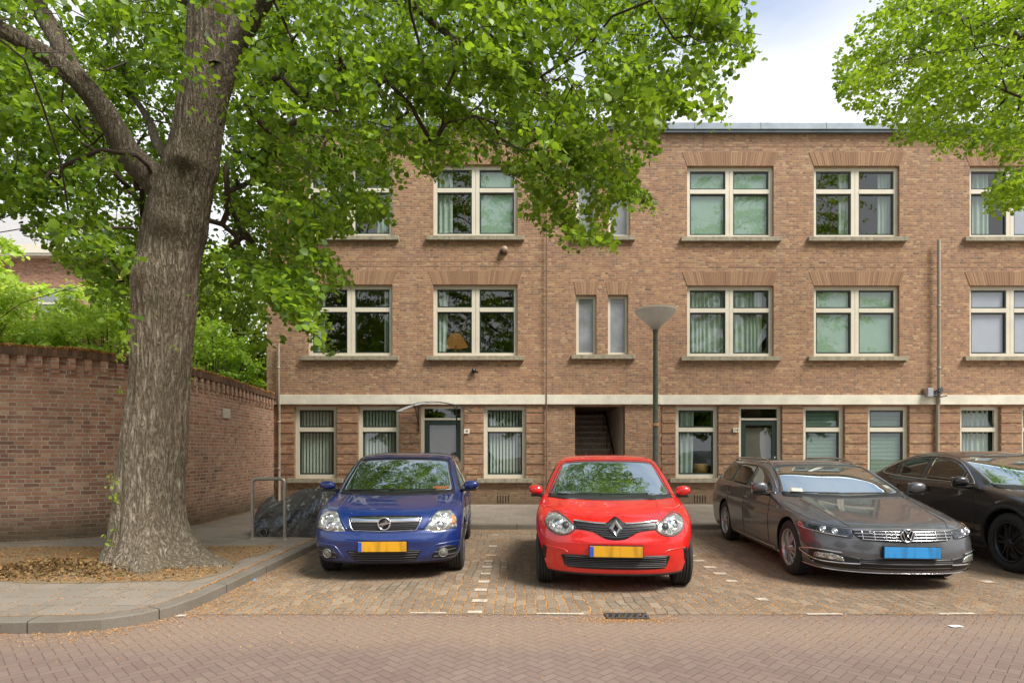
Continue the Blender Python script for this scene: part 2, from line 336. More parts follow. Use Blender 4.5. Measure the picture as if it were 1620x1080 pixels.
# ================================================================== ground and setting
def ground_mats():
    # road: herringbone clinkers
    n = NT('herringbone_clinker_road'); P = n.pos(); s = n.sep(P)
    a = 1/math.sqrt(2)/.07
    wob = n.m('MULTIPLY', n.m('SUBTRACT', n.noise(P, 2.5, 2), .5), .25)
    X = n.m('ADD', n.m('MULTIPLY', n.m('ADD', s[0], s[1]), a), wob); Y = n.m('ADD', n.m('MULTIPLY', n.m('SUBTRACT', s[1], s[0]), a), n.m('ADD', wob, 4000.0))
    X = n.m('ADD', X, 4000.0)
    i, j = n.m('FLOOR', X), n.m('FLOOR', Y); fx, fy = n.m('SUBTRACT', X, i), n.m('SUBTRACT', Y, j)
    k = n.m('FLOORED_MODULO', n.m('SUBTRACT', i, j), 4.0)
    eq = lambda v: n.m('COMPARE', k, float(v), .1)
    k0, k1, k2, k3 = eq(0), eq(1), eq(2), eq(3)
    dl = n.m('ADD', fx, n.m('MULTIPLY', k1, 9.)); dr = n.m('ADD', n.m('SUBTRACT', 1., fx), n.m('MULTIPLY', k0, 9.))
    db = n.m('ADD', fy, n.m('MULTIPLY', k2, 9.)); dt = n.m('ADD', n.m('SUBTRACT', 1., fy), n.m('MULTIPLY', k3, 9.))
    d = n.m('MINIMUM', n.m('MINIMUM', dl, dr), n.m('MINIMUM', db, dt)); mask = n.rng(d, .055, .02)
    rid = n.white(n.comb(n.m('SUBTRACT', i, k1), n.m('SUBTRACT', j, k2), 1.0))
    c = n.ramp(rid, [(0, lin(107, 90, 82)), (.35, lin(112, 95, 86)), (.75, lin(117, 100, 90)), (1, lin(109, 91, 83))])
    big = n.noise(P, .45, 5, .6); c = n.mix(n.rng(big, .4, .7, 0, .5), c, lin(134, 116, 105))
    # dusty, sandy band along the bays
    b = n.m('ADD', n.m('ABSOLUTE', n.m('SUBTRACT', s[1], 5.0)), n.m('MULTIPLY', n.m('SUBTRACT', n.noise(P, .9, 5, .6), .5), 1.2))
    dust = n.rng(b, .75, .15, 0, .62); g = n.noise(P, 70, 4, .8)
    c = n.mix(dust, c, n.ramp(g, [(.3, lin(118, 100, 86)), (.6, lin(146, 127, 108)), (.75, lin(178, 154, 126))]))
    c = n.mix(n.m('MULTIPLY', mask, n.m('SUBTRACT', .68, n.m('MULTIPLY', dust, .9))), c, n.mix(n.noise(P, 1.2, 3), lin(80, 68, 61), lin(112, 97, 87)))
    og = n.m('MULTIPLY', n.rng(n.noise(P, 90, 3, .8), .62, .70), n.rng(n.noise(P, 1.4, 4), .45, .7)); c = n.mix(n.m('MULTIPLY', og, .6), c, lin(214, 150, 84))
    h = n.m('ADD', n.m('SUBTRACT', 1., mask), n.m('ADD', n.m('MULTIPLY', rid, .35), n.m('MULTIPLY', g, .3)))
    road = n.done(n.pbr(c, .85, spec=.3, normal=n.bump(h, .006, .8)))
    # bays
    n = NT('grey_brown_paver_bays'); P = n.pos(); s = n.sep(P)
    wu = n.m('MULTIPLY', n.m('SUBTRACT', n.noise(P, 1.6, 3), .5), .10)
    u = n.m('ADD', s[1], wu); v = n.m('ADD', s[0], n.m('MULTIPLY', n.m('SUBTRACT', n.noise(P, 1.9, 3), .5), .12))
    mask, col, row = mortar_mask(n, u, v, .20, .10, .014, False)
    rid = n.white(n.comb(col, row, 2.0))
    c = n.ramp(rid, [(0, lin(112, 102, 88)), (.4, lin(122, 111, 96)), (.8, lin(130, 118, 102)), (1, lin(140, 128, 111))])
    big = n.noise(P, .7, 5, .6); c = n.mix(n.rng(big, .45, .7, 0, .5), c, lin(120, 104, 90))
    g = n.noise(P, 80, 4, .8)
    nearz = n.rng(s[1], 9.5, 6.4, .25, 1.0)
    om = n.m('MULTIPLY', n.rng(n.noise(P, 1.1, 5, .65), .36, .52), n.rng(n.noise(P, 30, 3, .7), .42, .58)); 
    jc = n.mix(om, lin(92, 78, 64), lin(206, 146, 78))
    c = n.mix(n.rng(g, .55, .78, 0, .5), c, lin(176, 152, 124))
    c = n.mix(mask, c, jc)
    ob = n.m('MULTIPLY', n.rng(n.noise(P, 55, 4, .85), .56, .66), n.rng(n.noise(P, .8, 5, .7), .50, .64)); c = n.mix(n.m('MULTIPLY', ob, .85), c, lin(204, 142, 76))
    h = n.m('ADD', n.m('SUBTRACT', 1., mask), n.m('ADD', n.m('MULTIPLY', rid, .4), n.m('MULTIPLY', g, .3)))
    bays = n.done(n.pbr(c, .88, spec=.25, normal=n.bump(h, .008, .8)))
    # pavement slabs 30x30
    n = NT('concrete_slab_pavement'); P = n.pos(); s = n.sep(P)
    mask, col, row = mortar_mask(n, n.m('ADD', s[0], .05), n.m('ADD', s[1], .02), .30, .30, .010, False)
    rid = n.white(n.comb(col, row, 2.0))
    c = n.ramp(rid, [(0, lin(126, 118, 107)), (1, lin(139, 130, 118))])
    big = n.noise(P, 1.1, 6, .65); c = n.mix(n.rng(big, .45, .72, 0, .6), c, lin(120, 112, 98))
    g = n.noise(P, 90, 4, .8); c = n.mix(n.rng(g, .6, .75, 0, .5), c, lin(180, 168, 148))
    om = n.m('MULTIPLY', n.rng(n.noise(P, 2.1, 5, .7), .40, .52), n.rng(n.noise(P, 34, 3, .7), .45, .6))
    jc = n.mix(om, lin(98, 88, 72), lin(200, 146, 84)); c = n.mix(mask, c, jc)
    ob = n.m('MULTIPLY', n.rng(n.noise(P, 70, 4, .85), .58, .68), n.rng(n.noise(P, 1.3, 5, .7), .52, .66)); c = n.mix(n.m('MULTIPLY', ob, .8), c, lin(208, 148, 84))
    h = n.m('ADD', n.m('SUBTRACT', 1., mask), n.m('MULTIPLY', g, .3))
    pav = n.done(n.pbr(c, .88, spec=.25, normal=n.bump(h, .005, .7)))
    # kerb stone (UV: u along kerb)
    n = NT('granite_concrete_kerb'); P = n.pos(); uv = n.sep(n.tc('UV')); fu = n.m('FRACT', n.m('MULTIPLY', uv[0], 1.0))
    mask = n.rng(n.m('MINIMUM', fu, n.m('SUBTRACT', 1., fu)), .006, .002); g = n.noise(P, 110, 4, .8); big = n.noise(P, 2.2, 5)
    c = n.ramp(g, [(.3, lin(98, 92, 83)), (.7, lin(134, 126, 115))]); c = n.mix(n.rng(big, .4, .7, 0, .5), c, lin(98, 90, 76)); c = n.mix(mask, c, lin(48, 42, 36))
    kerb = n.done(n.pbr(c, .9, spec=.2, normal=n.bump(n.m('ADD', g, n.m('MULTIPLY', n.m('SUBTRACT', 1., mask), 2.)), .004, .8)))
    n = NT('sandy_tree_pit_soil'); P = n.pos(); g = n.noise(P, 60, 5, .8); b = n.noise(P, 2.5, 5)
    c = n.ramp(g, [(.3, lin(112, 92, 68)), (.55, lin(158, 134, 102)), (.75, lin(186, 158, 120))]); c = n.mix(n.rng(b, .5, .65, 0, .6), c, lin(142, 126, 106))
    soil = n.done(n.pbr(c, .95, spec=.1, normal=n.bump(g, .02, 1)))
    return road, bays, pav, kerb, soil
m_road, m_bays, m_pav, m_kerb, m_soil = ground_mats()
YR = 5.42          # edge between road and bays
YK = 11.25         # rear kerb
XK = -3.03         # side kerb
b = MB(); b.box(-90, 90, -70, 90, -.6, 0); b.build('road', m_road, kind='structure')
# kerb path, on the road side, going from the left in front, round the corner, back, then right behind the bays
kp = [(-40, 4.86), (-12, 4.86), (-6, 4.855), (-4.2, 4.86), (-3.75, 4.88), (-3.45, 4.95), (-3.24, 5.10), (-3.10, 5.35), (-3.04, 5.7), (-3.03, 6.3), (-3.03, 7.5), (-3.03, 9.2), (-3.03, YK-.12), (-2.91, YK), (0, YK), (8, YK), (22, YK), (60, YK)]
b = MB(); yy = MB()
yy.add([(XK, YR, .004), (60, YR, .004), (60, YK, .004), (XK, YK, .004)], [(0, 1, 2, 3)]); 
yy.build('parking_bays', m_bays, kind='structure')
def kerb_rows(path, wd):
    P = [Vector((*p, 0)) for p in path]; out = []; u = 0
    for i, p in enumerate(P):
        t = (P[min(i+1, len(P)-1)]-P[max(i-1, 0)]).normalized(); nrm = Vector((-t.y, t.x, 0))
        if i: u += (p-P[i-1]).length
        out.append((p, nrm, u))
    return out
KR = kerb_rows(kp, .14); prof = [(0, -.05), (0.0, .088), (.012, .10), (.15, .104), (.15, -.05)]
rows = []; uvs = []
for p, nrm, u in KR:
    rows.append([p+nrm*a+Vector((0, 0, h)) for a, h in prof]); uvs.append([(u, h) for a, h in prof])
b.grid([list(r) for r in zip(*rows)], False, [list(r) for r in zip(*uvs)]); b.build('kerb', m_kerb, kind='structure')
b = MB(); jr = [[p+nrm*a+Vector((0, 0, .1055)) for a in (.148, .150+.016)] for p, nrm, u in KR]; b.grid([list(r) for r in zip(*jr)], False); b.build('kerb_joint', simple('gritty_joint', (132, 98, 62), .95, var=.5, scale=18), kind='structure')
# pavement sheet inside the kerb
b = MB(); inner = [p+nrm*.15 for p, nrm, u in KR]
poly = [(q.x, q.y, .1) for q in inner[:13]]+[(XK-.15, 30, .1), (-60, 30, .1), (-60, inner[0].y, .1)]
b.add(poly, [tuple(range(len(poly)))])
b.add([(XK-.15, YK+.15, .1), (60, YK+.15, .1), (60, 30, .1), (XK-.15, 30, .1)], [(0, 1, 2, 3)]); b.build('pavement', m_pav, kind='structure')
# joint band just behind the side kerb
# tree pit
b = MB(); G = []
for iy in range(25):
    row = []
    for ix in range(49):
        fx_, fy_ = ix/48, iy/24; x = -8.2+fx_*4.75; y = 6.32+fy_*2.35; x += .22*fn((x, y, 2), 1.1)*(1 if fx_ > .9 else 0); y += .16*fn((x, 0, 4), 1.3)*(1 if fy_ in (0, 1) else .6)
        y += .06*fn((x, y, 0), 2.0)*(1 if iy in (0, 24) else 1); x += .06*fn((x, y, 5), 2.0)
        e = min(fx_*4, (1-fx_)*4, fy_*3, (1-fy_)*3, 1)
        d = math.hypot(x+4.5, y-7.4); z = .102+e*(.015+.03*fn((x, y, 0), 1.5)+.025*fn((x, y, 3), 6))+.09*e*math.exp(-(d/.9)**2)
        row.append((x, y, max(z, .103)))
    G.append(row)
b.grid(G); b.build('soil_pit', m_soil, kind='structure')
# bay lines (white stones)
m_white = simple('worn_white_stone', (180, 167, 148), .8, var=.35, scale=14, bump=.4)
def dashes(p0, p1, n_, name, wd=.1, ln=.2, faint=None):
    b = MB(); p0 = Vector(p0); p1 = Vector(p1); d = (p1-p0); t = d.normalized(); nn = Vector((-t.y, t.x))
    for k in range(n_):
        c = p0+d*(k/(n_-1))+Vector((random.uniform(-.012, .012), random.uniform(-.03, .03)))
        if faint and random.random() < faint: continue
        l2 = ln*(.8+.3*random.random())/2; w2 = wd*(.85+.3*random.random())/2
        pts = [c-t*l2-nn*w2, c+t*l2-nn*w2, c+t*l2+nn*w2, c-t*l2+nn*w2]; j = lambda: random.uniform(-.008, .008)
        b.add([(q.x+j(), q.y+j(), .0085) for q in pts], [(0, 1, 2, 3)])
    b.build(name, m_white, kind='structure')
for i, (px, lab) in enumerate(((752, 0), (1240, 0))):
    X0 = wx(px, EYE*F/(970-HY)); dashes((X0, YR+.1), (X0+.03, YK-.7), 13, 'bay_line', .13, .11, .15)
dashes((X0+2.9, YR+.1), (X0+2.9, YK-.7), 13, 'bay_line', .13, .11, .4)
dashes((-2.0, YR+.035), (12.5, YR+.035), 13, 'bay_edge_line', .05, .40, .25)
# drain grate
gx, gy = wx(990, 5.40), 5.36
g = empty('drain_grate', (gx, gy, .004)); tag(g, 'small cast iron drain grate set in the road edge in front of the red car', 'drain')
b = MB(); w_, d_ = .19, .085
b.box(-w_, w_, -d_, -d_+.02, 0, .012).box(-w_, w_, d_-.02, d_, 0, .012).box(-w_, -w_+.02, -d_+.02, d_-.02, 0, .011).box(w_-.02, w_, -d_+.02, d_-.02, 0, .011); 
m_iron = simple('cast_iron', (82, 76, 70), .6, .3, var=.2, bump=.4)
b.build('frame', m_iron, g)
b = MB()
for k in range(6):
    x = -.15+k*.055; b.add([(x, -.062, .009), (x+.022, -.062, .009), (x+.062, .062, .009), (x+.04, .062, .009)], [(0, 1, 2, 3)])
    b.add([(x, -.062, .001), (x+.022, -.062, .001), (x+.022, -.062, .009), (x, -.062, .009)], [(0, 1, 2, 3)])
b.build('bars', m_iron, g)
b = MB(); b.add([(-w_+.02, -d_+.02, .002), (w_-.02, -d_+.02, .002), (w_-.02, d_-.02, .002), (-w_+.02, d_-.02, .002)], [(0, 1, 2, 3)]); b.build('sump', m_dark, g)

# ================================================================== the apartment building
YL_, YRt = 15.42, 15.5
PX = F/15.5
def bx(px): return (px-CX)/PX
def bz(py): return EYE-(py-HY)/PX
B = empty('apartment_building', (0, YRt, 0)); tag(B, 'three storey brown brick apartment block with cream window frames, pale band and flat roof', 'apartment building')
B.location = (0, 0, 0)
TOP = bz(207)
GZ0, GZ1 = bz(756), bz(642.5)
W2 = []    # two-light windows px (x0,x1,ytop,ybot)
for row, (yt, yb) in (('top', (263, 376)), ('mid', (452, 564))):
    for x0, x1 in ((489, 622), (686, 819), (1087, 1224), (1287.5, 1423), (1534, 1670)):
        W2.append((x0, x1, yt, yb, row))
W1 = [(468, 534), (568, 633), (765.5, 832), (1069, 1136), (1271, 1336), (1373, 1438), (1519, 1583)]
SW = [(911, 943, 278, 376), (962, 996, 278, 376), (911, 943, 468, 562), (961, 993, 468, 562)]
DR = [(666, 734), (1169, 1237)]
GATE = (909, 988)
def wall(mb, x0, x1, z0, z1, Y, ops, depth=.22):
    xs = sorted({x0, x1, *[v for o in ops for v in o[:2]]}); zs = sorted({z0, z1, *[v for o in ops for v in o[2:]]})
    for i in range(len(xs)-1):
        for j in range(len(zs)-1):
            cx_, cz_ = (xs[i]+xs[i+1])/2, (zs[j]+zs[j+1])/2
            if any(o[0] < cx_ < o[1] and o[2] < cz_ < o[3] for o in ops): continue
            mb.add([(xs[i], Y, zs[j]), (xs[i+1], Y, zs[j]), (xs[i+1], Y, zs[j+1]), (xs[i], Y, zs[j+1])], [(0, 1, 2, 3)])
    for a, c, e, f in ops:
        mb.add([(a, Y, e), (a, Y+depth, e), (a, Y+depth, f), (a, Y, f)], [(0, 1, 2, 3)])
        mb.add([(c, Y, e), (c, Y, f), (c, Y+depth, f), (c, Y+depth, e)], [(0, 1, 2, 3)])
        mb.add([(a, Y, f), (a, Y+depth, f), (c, Y+depth, f), (c, Y, f)], [(0, 1, 2, 3)])
        mb.add([(a, Y, e), (c, Y, e), (c, Y+depth, e), (a, Y+depth, e)], [(0, 1, 2, 3)])
opsL, opsR = [], []
for x0, x1, yt, yb, r_ in W2: (opsL if x0 < 1043 else opsR).append((bx(x0), bx(x1), bz(yb), bz(yt)))
for x0, x1, yt, yb in SW: opsL.append((bx(x0), bx(x1), bz(yb), bz(yt)))
for x0, x1 in W1: (opsL if x0 < 1043 else opsR).append((bx(x0), bx(x1), GZ0, GZ1))
for x0, x1 in DR: (opsL if x0 < 1043 else opsR).append((bx(x0), bx(x1), .12, GZ1))
opsL.append((bx(GATE[0]), bx(GATE[1]), .12, GZ1))
# further windows beyond the frame (the block runs on)
XE = bx(2230)
for x0, x1 in ((1735, 1871), (1935, 2071)):
    for yt, yb in ((263, 376), (452, 564)): W2.append((x0, x1, yt, yb, 'far')); opsR.append((bx(x0), bx(x1), bz(yb), bz(yt)))
for x0, x1 in ((1617, 1682), (1800, 1866), (1900, 1966)): W1.append((x0, x1)); opsR.append((bx(x0), bx(x1), GZ0, GZ1))
XA, XB = bx(424), bx(1043)
b = MB(); wall(b, XA, XB, .0, TOP, YL_, opsL, .30); wall(b, XB, XE, .0, TOP, YRt, opsR, .22)
b.add([(XB, YL_, 0), (XB, YRt, 0), (XB, YRt, TOP+.06), (XB, YL_, TOP+.06)], [(0, 1, 2, 3)])
b.add([(XA, YL_, 0), (XA, YL_, TOP), (XA, 25.5, TOP), (XA, 25.5, 0)], [(0, 1, 2, 3)])
b.add([(XE, YRt, 0), (XE, 25.5, 0), (XE, 25.5, TOP), (XE, YRt, TOP)], [(0, 1, 2, 3)])
b.add([(XA, 25.5, 0), (XA, 25.5, TOP), (XE, 25.5, TOP), (XE, 25.5, 0)], [(0, 1, 2, 3)])
b.build('wall', m_brick, B)
b = MB(); b.add([(XA, YL_, TOP), (XE, YL_, TOP), (XE, 25.5, TOP), (XA, 25.5, TOP)], [(0, 1, 2, 3)]); b.build('roof', m_zinc, B)
# interior shell
b = MB(); YI = 19.6
for z in (.0, bz(640)+.1, bz(436), TOP-.25): b.box(XA+.3, XE-.3, YL_+.32, YI, z-.10, z+.0)
b.box(XA+.3, XE-.3, YI, YI+.1, -.1, TOP-.3)
for px in (424+20, 650, 866, 900, 998, 1043, 1250, 1480, 1700): b.box(bx(px)-.04, bx(px)+.04, YL_+.34, YI, 0, TOP-.3)
b.build('rooms', m_room, B)
# grooved piers of the ground floor: five courses proud, one back
m_brickG = brick_mat('ground_floor_brick', [(p, (c[0]*.93, c[1]*.92, c[2]*.9, 1)) for p, c in BR], MOR)
grz = [bz(640)] + [bz(653.7+16.2*k) for k in range(7)]
def pier(x0, x1, Y):
    b = MB()
    for k in range(len(grz)-1):
        zt = grz[k]-(.027 if k else .0); zb = grz[k+1]+.027
        if k == 0: zt = bz(641)
        if zt-zb > .03: b.box(x0, x1, Y-.016, Y+.002, zb, zt)
    b.build('rusticated_pier', m_brickG, B)
for x0, x1 in ((427, 467), (535, 567.5), (634, 665.5), (735, 765), (832.5, 862)): pier(bx(x0), bx(x1), YL_)
for x0, x1 in ((1047, 1068.5), (1136.5, 1168.5), (1237.5, 1270.5), (1336.5, 1372.5), (1438.5, 1518.5), (1583.5, 1616), (1683, 1799), (1867, 1899), (1967, 2100)): pier(bx(x0), bx(x1), YRt)
# plinth course line
b = MB()
for x0, x1, Y in ((427, 666, YL_), (734, 908, YL_), (989, 1042, YL_), (1046, 1169, YRt), (1237, 2200, YRt)): b.box(bx(x0), bx(x1), Y-.018, Y+.003, .05, .47)
b.build('plinth', m_brick, B)
# band
b = MB(); b.bbox(XA-.02, bx(650), YL_-.07, YL_+.02, bz(640), bz(625), .008).bbox(bx(650)+.004, XB+.01, YL_-.07, YL_+.02, bz(640), bz(625), .008); b.bbox(XB+.014, bx(1478), YRt-.08, YRt+.02, bz(640), bz(625), .008).bbox(bx(1478)+.004, XE, YRt-.08, YRt+.02, bz(640), bz(625), .008)
b.build('concrete_band', m_conc, B)
# coping
b = MB(); xs = [XA-.06, bx(560), bx(700), bx(860), XB+.04]
for i in range(4): b.bbox(xs[i]+.002, xs[i+1]-.002, YL_-.14, YL_+.25, bz(207), bz(193.5), .01)
b.box(XA-.05, XB+.03, YL_-.10, YL_+.2, bz(210), bz(207))
b.build('coping', m_zinc, B)
b = MB(); xs = [1048, 1096, 1200, 1303, 1407, 1512, 1616, 1720, 1830, 1940, 2050, 2230]
for i in range(len(xs)-1): b.bbox(bx(xs[i])+.002, bx(xs[i+1])-.002, YRt-.14, YRt+.25, bz(209), bz(198), .01)
b.box(bx(1049), XE-.02, YRt-.10, YRt+.2, bz(212.5), bz(209)); b.build('coping', m_zinc, B)
# raised string courses above the openings
b = MB()
for x0, x1, Y in ((427, 862, YL_), (1047, 2200, YRt)):
    for py in (232, 423): b.box(bx(x0), bx(x1), Y-.004, Y+.002, bz(py), bz(py-3.4)).box(bx(x0), bx(x1), Y-.004, Y+.002, bz(py-8), bz(py-11.4))
b.build('string_course', m_brick, B)
def lintel(x0, x1, yt, Y, ext=8, hh=22):
    b = MB(); zt, zb = bz(yt-hh), bz(yt-.5); n_ = max(6, int((x1-x0)/3.6)); c = (x0+x1)/2
    for k in range(n_):
        a0 = x0+(x1-x0)*k/n_; a1 = x0+(x1-x0)*(k+1)/n_; t0 = c+(a0-c)*(1+2*ext/(x1-x0)); t1 = c+(a1-c)*(1+2*ext/(x1-x0)); g = .35
        q = random.uniform(0, .006)
        p = [(bx(a0+g/2), Y-.006-q, zb), (bx(a1-g/2), Y-.006-q, zb), (bx(t1-g/2), Y-.006-q, zt), (bx(t0+g/2), Y-.006-q, zt)]
        s_ = [(x, Y+.01, z) for x, y, z in p]; sh = random.uniform(0, 40)
        uv = [(0.004+sh, .01), (.004+sh, .05), (.20+sh, .05), (.20+sh, .01)]
        b.add(p+s_, [(0, 1, 2, 3), (1, 5, 6, 2), (4, 0, 3, 7), (3, 2, 6, 7), (4, 5, 1, 0)])
    b.build('lintel', m_lint, B)
def mk_lint():
    n = NT('lintel_brick'); g = n.new('ShaderNodeNewGeometry'); c = n.ramp(g.outputs['Random Per Island'], [(0, lin(138, 108, 86)), (.5, lin(150, 118, 92)), (1, lin(162, 130, 102))])
    P = n.pos(); f = n.noise(P, 50, 4, .7); c = n.mix(n.rng(f, .4, .7, 0, .3), c, n.mix(.5, c, (.04, .03, .02, 1)))
    return n.done(n.pbr(c, .88, spec=.2, normal=n.bump(f, .004, .7)))
m_lint = mk_lint()
# ---- window builders
def folds(b, x0, x1, z0, z1, Y, amp=.03, wl=.11, flare=0.0):
    nx = max(6, int((x1-x0)/.018)); P = []
    for j in range(5):
        t = j/4; row = []
        for i in range(nx+1):
            u = i/nx; x = x0+(x1-x0)*u; xx = x+flare*t*(u-.0)
            row.append((xx, Y+amp*math.sin(2*math.pi*(x/wl)+1.7*math.sin(x*9))*(.5+.5*(1-t)), z1+(z0-z1)*t))
        P.append(row)
    b.grid(P)
def window(x0, x1, z0, z1, Y, two, tr, curt, sill=True, tilt=False, split=True, panes=None, lights=2):
    fb, dep = .095, .07; yf = Y+.08
    b = MB(); xm = (x0+x1)/2; zt = z1-(z1-z0)*tr if tr else None
    b.box(x0, x0+fb, yf, yf+dep, z0, z1).box(x1-fb, x1, yf, yf+dep, z0, z1)
    b.box(x0+fb, x1-fb, yf+.002, yf+dep, z1-fb, z1).box(x0+fb, x1-fb, yf+.002, yf+dep, z0, z0+fb)
    cols = [(x0+fb, x1-fb)]
    if two:
        b.box(xm-.10, xm-.004, yf+.001, yf+dep, z0+fb, z1-fb).box(xm+.004, xm+.10, yf+.001, yf+dep, z0+fb, z1-fb)
        cols = [(x0+fb, xm-.10), (xm+.10, x1-fb)]
    rows = [(z0+fb, z1-fb)]
    if tr:
        for a, c in cols: b.box(a, c, yf-.004, yf+dep, zt-.06, zt+.05)
        rows = [(z0+fb, zt-.06), (zt+.05, z1-fb)]
    fr = b.build('window', m_frame, B)
    sh = MB(); pn = MB(); st = .038
    for ci, (a, c) in enumerate(cols):
        for ri, (e, f) in enumerate(rows):
            ys = yf+.028
            M4 = None
            if tilt and (ri == 1 or tilt == 2):
                M4 = Matrix.Translation((a if tilt == 3 else 0, ys, e)) @ Matrix.Rotation(R(-14 if ri else -5), 4, 'X') @ Matrix.Translation((-(a) if tilt == 3 else 0, -ys, -e))
            sh.box(a+.002, a+st, ys, ys+.05, e+.002, f-.002, M4); sh.box(c-st, c-.002, ys, ys+.05, e+.002, f-.002, M4)
            sh.box(a+st, c-st, ys+.001, ys+.05, f-st, f-.002, M4); sh.box(a+st, c-st, ys+.001, ys+.05, e+.002, e+st, M4)
            pts = [Vector((a+st, ys+.022, e+st)), Vector((c-st, ys+.022, e+st)), Vector((c-st, ys+.022, f-st)), Vector((a+st, ys+.022, f-st))]
            if M4 is not None: pts = [M4 @ p for p in pts]
            pn.add(pts, [(0, 1, 2, 3)])
    sh.build('sash', m_sash, fr); pn.build('pane', m_glass, fr)
    yc = yf+.085
    for k in curt:
        b = MB(); kind = k[0]
        if kind == 'curt':      # (curt, u0, u1) drape from u0 to u1 of the width
            folds(b, x0+(x1-x0)*k[1], x0+(x1-x0)*k[2], z0+.02, z1-.05, yc+.05, .03, .12, k[3] if len(k) > 3 else 0); b.build('curtain', m_curt, fr)
        elif kind == 'blind':   # roller blind, or lilac panel painted as sky reflection, over full width from top to k[1]
            for a, c in (cols if two else [(x0+fb, x1-fb)]):
                if len(k) > 2 and k[2] is not None and ((a > xm-.05) != (k[2] == 1)): continue
                zb = z1-fb-(z1-z0-2*fb)*k[1]; b.box(a-.02, c+.02, yc, yc+.004, zb, z1-.05)
            b.build('blind_or_sky_panel', (m_lilac if len(k) > 3 and k[3] else m_blind), fr)
        elif kind == 'vert':    # vertical slat blind
            n_ = int((x1-x0-2*fb)/.085)
            for i in range(n_+1):
                xx = x0+fb+.01+i*.085; an = .55+.12*math.sin(i*2.3)
                dx, dy = .031*math.cos(an), .031*math.sin(an); zb_ = z0+.04
                b.add([(xx-dx, yc+.05-dy, zb_), (xx+dx, yc+.05+dy, zb_), (xx+dx, yc+.05+dy, z1-.06), (xx-dx, yc+.05-dy, z1-.06)], [(0, 1, 2, 3)])
            b.build('vertical_blind', m_blind2, fr)
        elif kind == 'horiz':
            n_ = int((z1-z0)/.035)
            for i in range(n_):
                z = z0+.06+i*.035
                if z < z1-.07: b.add([(x0+fb-.01, yc, z), (x1-fb+.01, yc, z), (x1-fb+.01, yc+.026, z+.022), (x0+fb-.01, yc+.026, z+.022)], [(0, 1, 2, 3)])
            b.build('venetian_blind', m_blind, fr)
    if sill:
        b = MB(); e = .17; hs = .115; b.bbox(x0-e, x1+e, Y-.10, Y+.075, z0-hs, z0-.003, .008); b.build('sill', m_sill, fr)
    return fr
m_blind2 = curtain_mat('grey_vertical_blind', (215, 222, 210), (190, 200, 188))
cur = {(489, 263): [('curt', .02, .22), ('curt', .8, .98)], (686, 263): [('curt', .04, .22), ('blind', .99, 1)], (1087, 263): [('blind', .99, 0), ('blind', .99, 1)],
       (1287.5, 263): [('curt', .34, .50, -.12), ('curt', .80, .94)], (1534, 263): [('curt', .1, .3), ('blind', .97, 1, True)],  # lilac panel stands in for sky mirrored in the far right window
       (489, 452): [('curt', .02, .17), ('curt', .88, .98)], (686, 452): [('curt', .04, .18, -.08), ('curt', .94, .99)], (1087, 452): [('curt', .05, .47), ('curt', .52, .90)],
       (1287.5, 452): [('blind', .99, 0), ('blind', .99, 1)], (1534, 452): [('blind', .99, 0, True), ('blind', .99, 1, True)]}  # both lilac panels paint the sky reflected in these panes
for x0, x1, yt, yb, r_ in W2:
    Y = YL_ if x0 < 1043 else YRt; ct = cur.get((x0, yt), [('curt', .05, .25), ('curt', .75, .95)])
    window(bx(x0), bx(x1), bz(yb), bz(yt), Y, True, .335, ct, tilt=False)
    lintel(x0, x1, yt, Y)
cur1 = {468: [('vert',)], 568: [('vert',)], 765.5: [('vert',)], 1069: [('curt', .12, .50, -.05)], 1271: [('horiz',)], 1373: [('horiz',)], 1519: [('curt', .15, .85)]}
for x0, x1 in W1:
    Y = YL_ if x0 < 1043 else YRt
    window(bx(x0), bx(x1), GZ0, GZ1, Y, False, .32, cur1.get(x0, [('horiz',)]), tilt=(2 if x0 == 1519 else False))
m_obsc = simple('obscured_glass', (120, 124, 126), .12, var=.35, scale=2, coat=.6)
for i, (x0, x1, yt, yb) in enumerate(SW):
    a, c, e, f = bx(x0), bx(x1), bz(yb), bz(yt); b = MB(); yf = YL_+.09; fb = .075
    b.box(a, a+fb, yf, yf+.07, e, f).box(c-fb, c, yf, yf+.07, e, f).box(a+fb, c-fb, yf+.002, yf+.07, f-fb, f).box(a+fb, c-fb, yf+.002, yf+.07, e, e+fb)
    fr = b.build('narrow_window', m_frame, B); b = MB(); b.add([(a+fb, yf+.04, e+fb), (c-fb, yf+.04, e+fb), (c-fb, yf+.04, f-fb), (a+fb, yf+.04, f-fb)], [(0, 1, 2, 3)]); b.build('pane', m_obsc, fr)
    lintel(x0, x1, yt, YL_, 4, 21)
for py in (376, 562): b = MB(); b.bbox(bx(903), bx(1003), YL_-.09, YL_+.088, bz(py+7), bz(py+.2), .008); b.build('sill', m_sill, B)
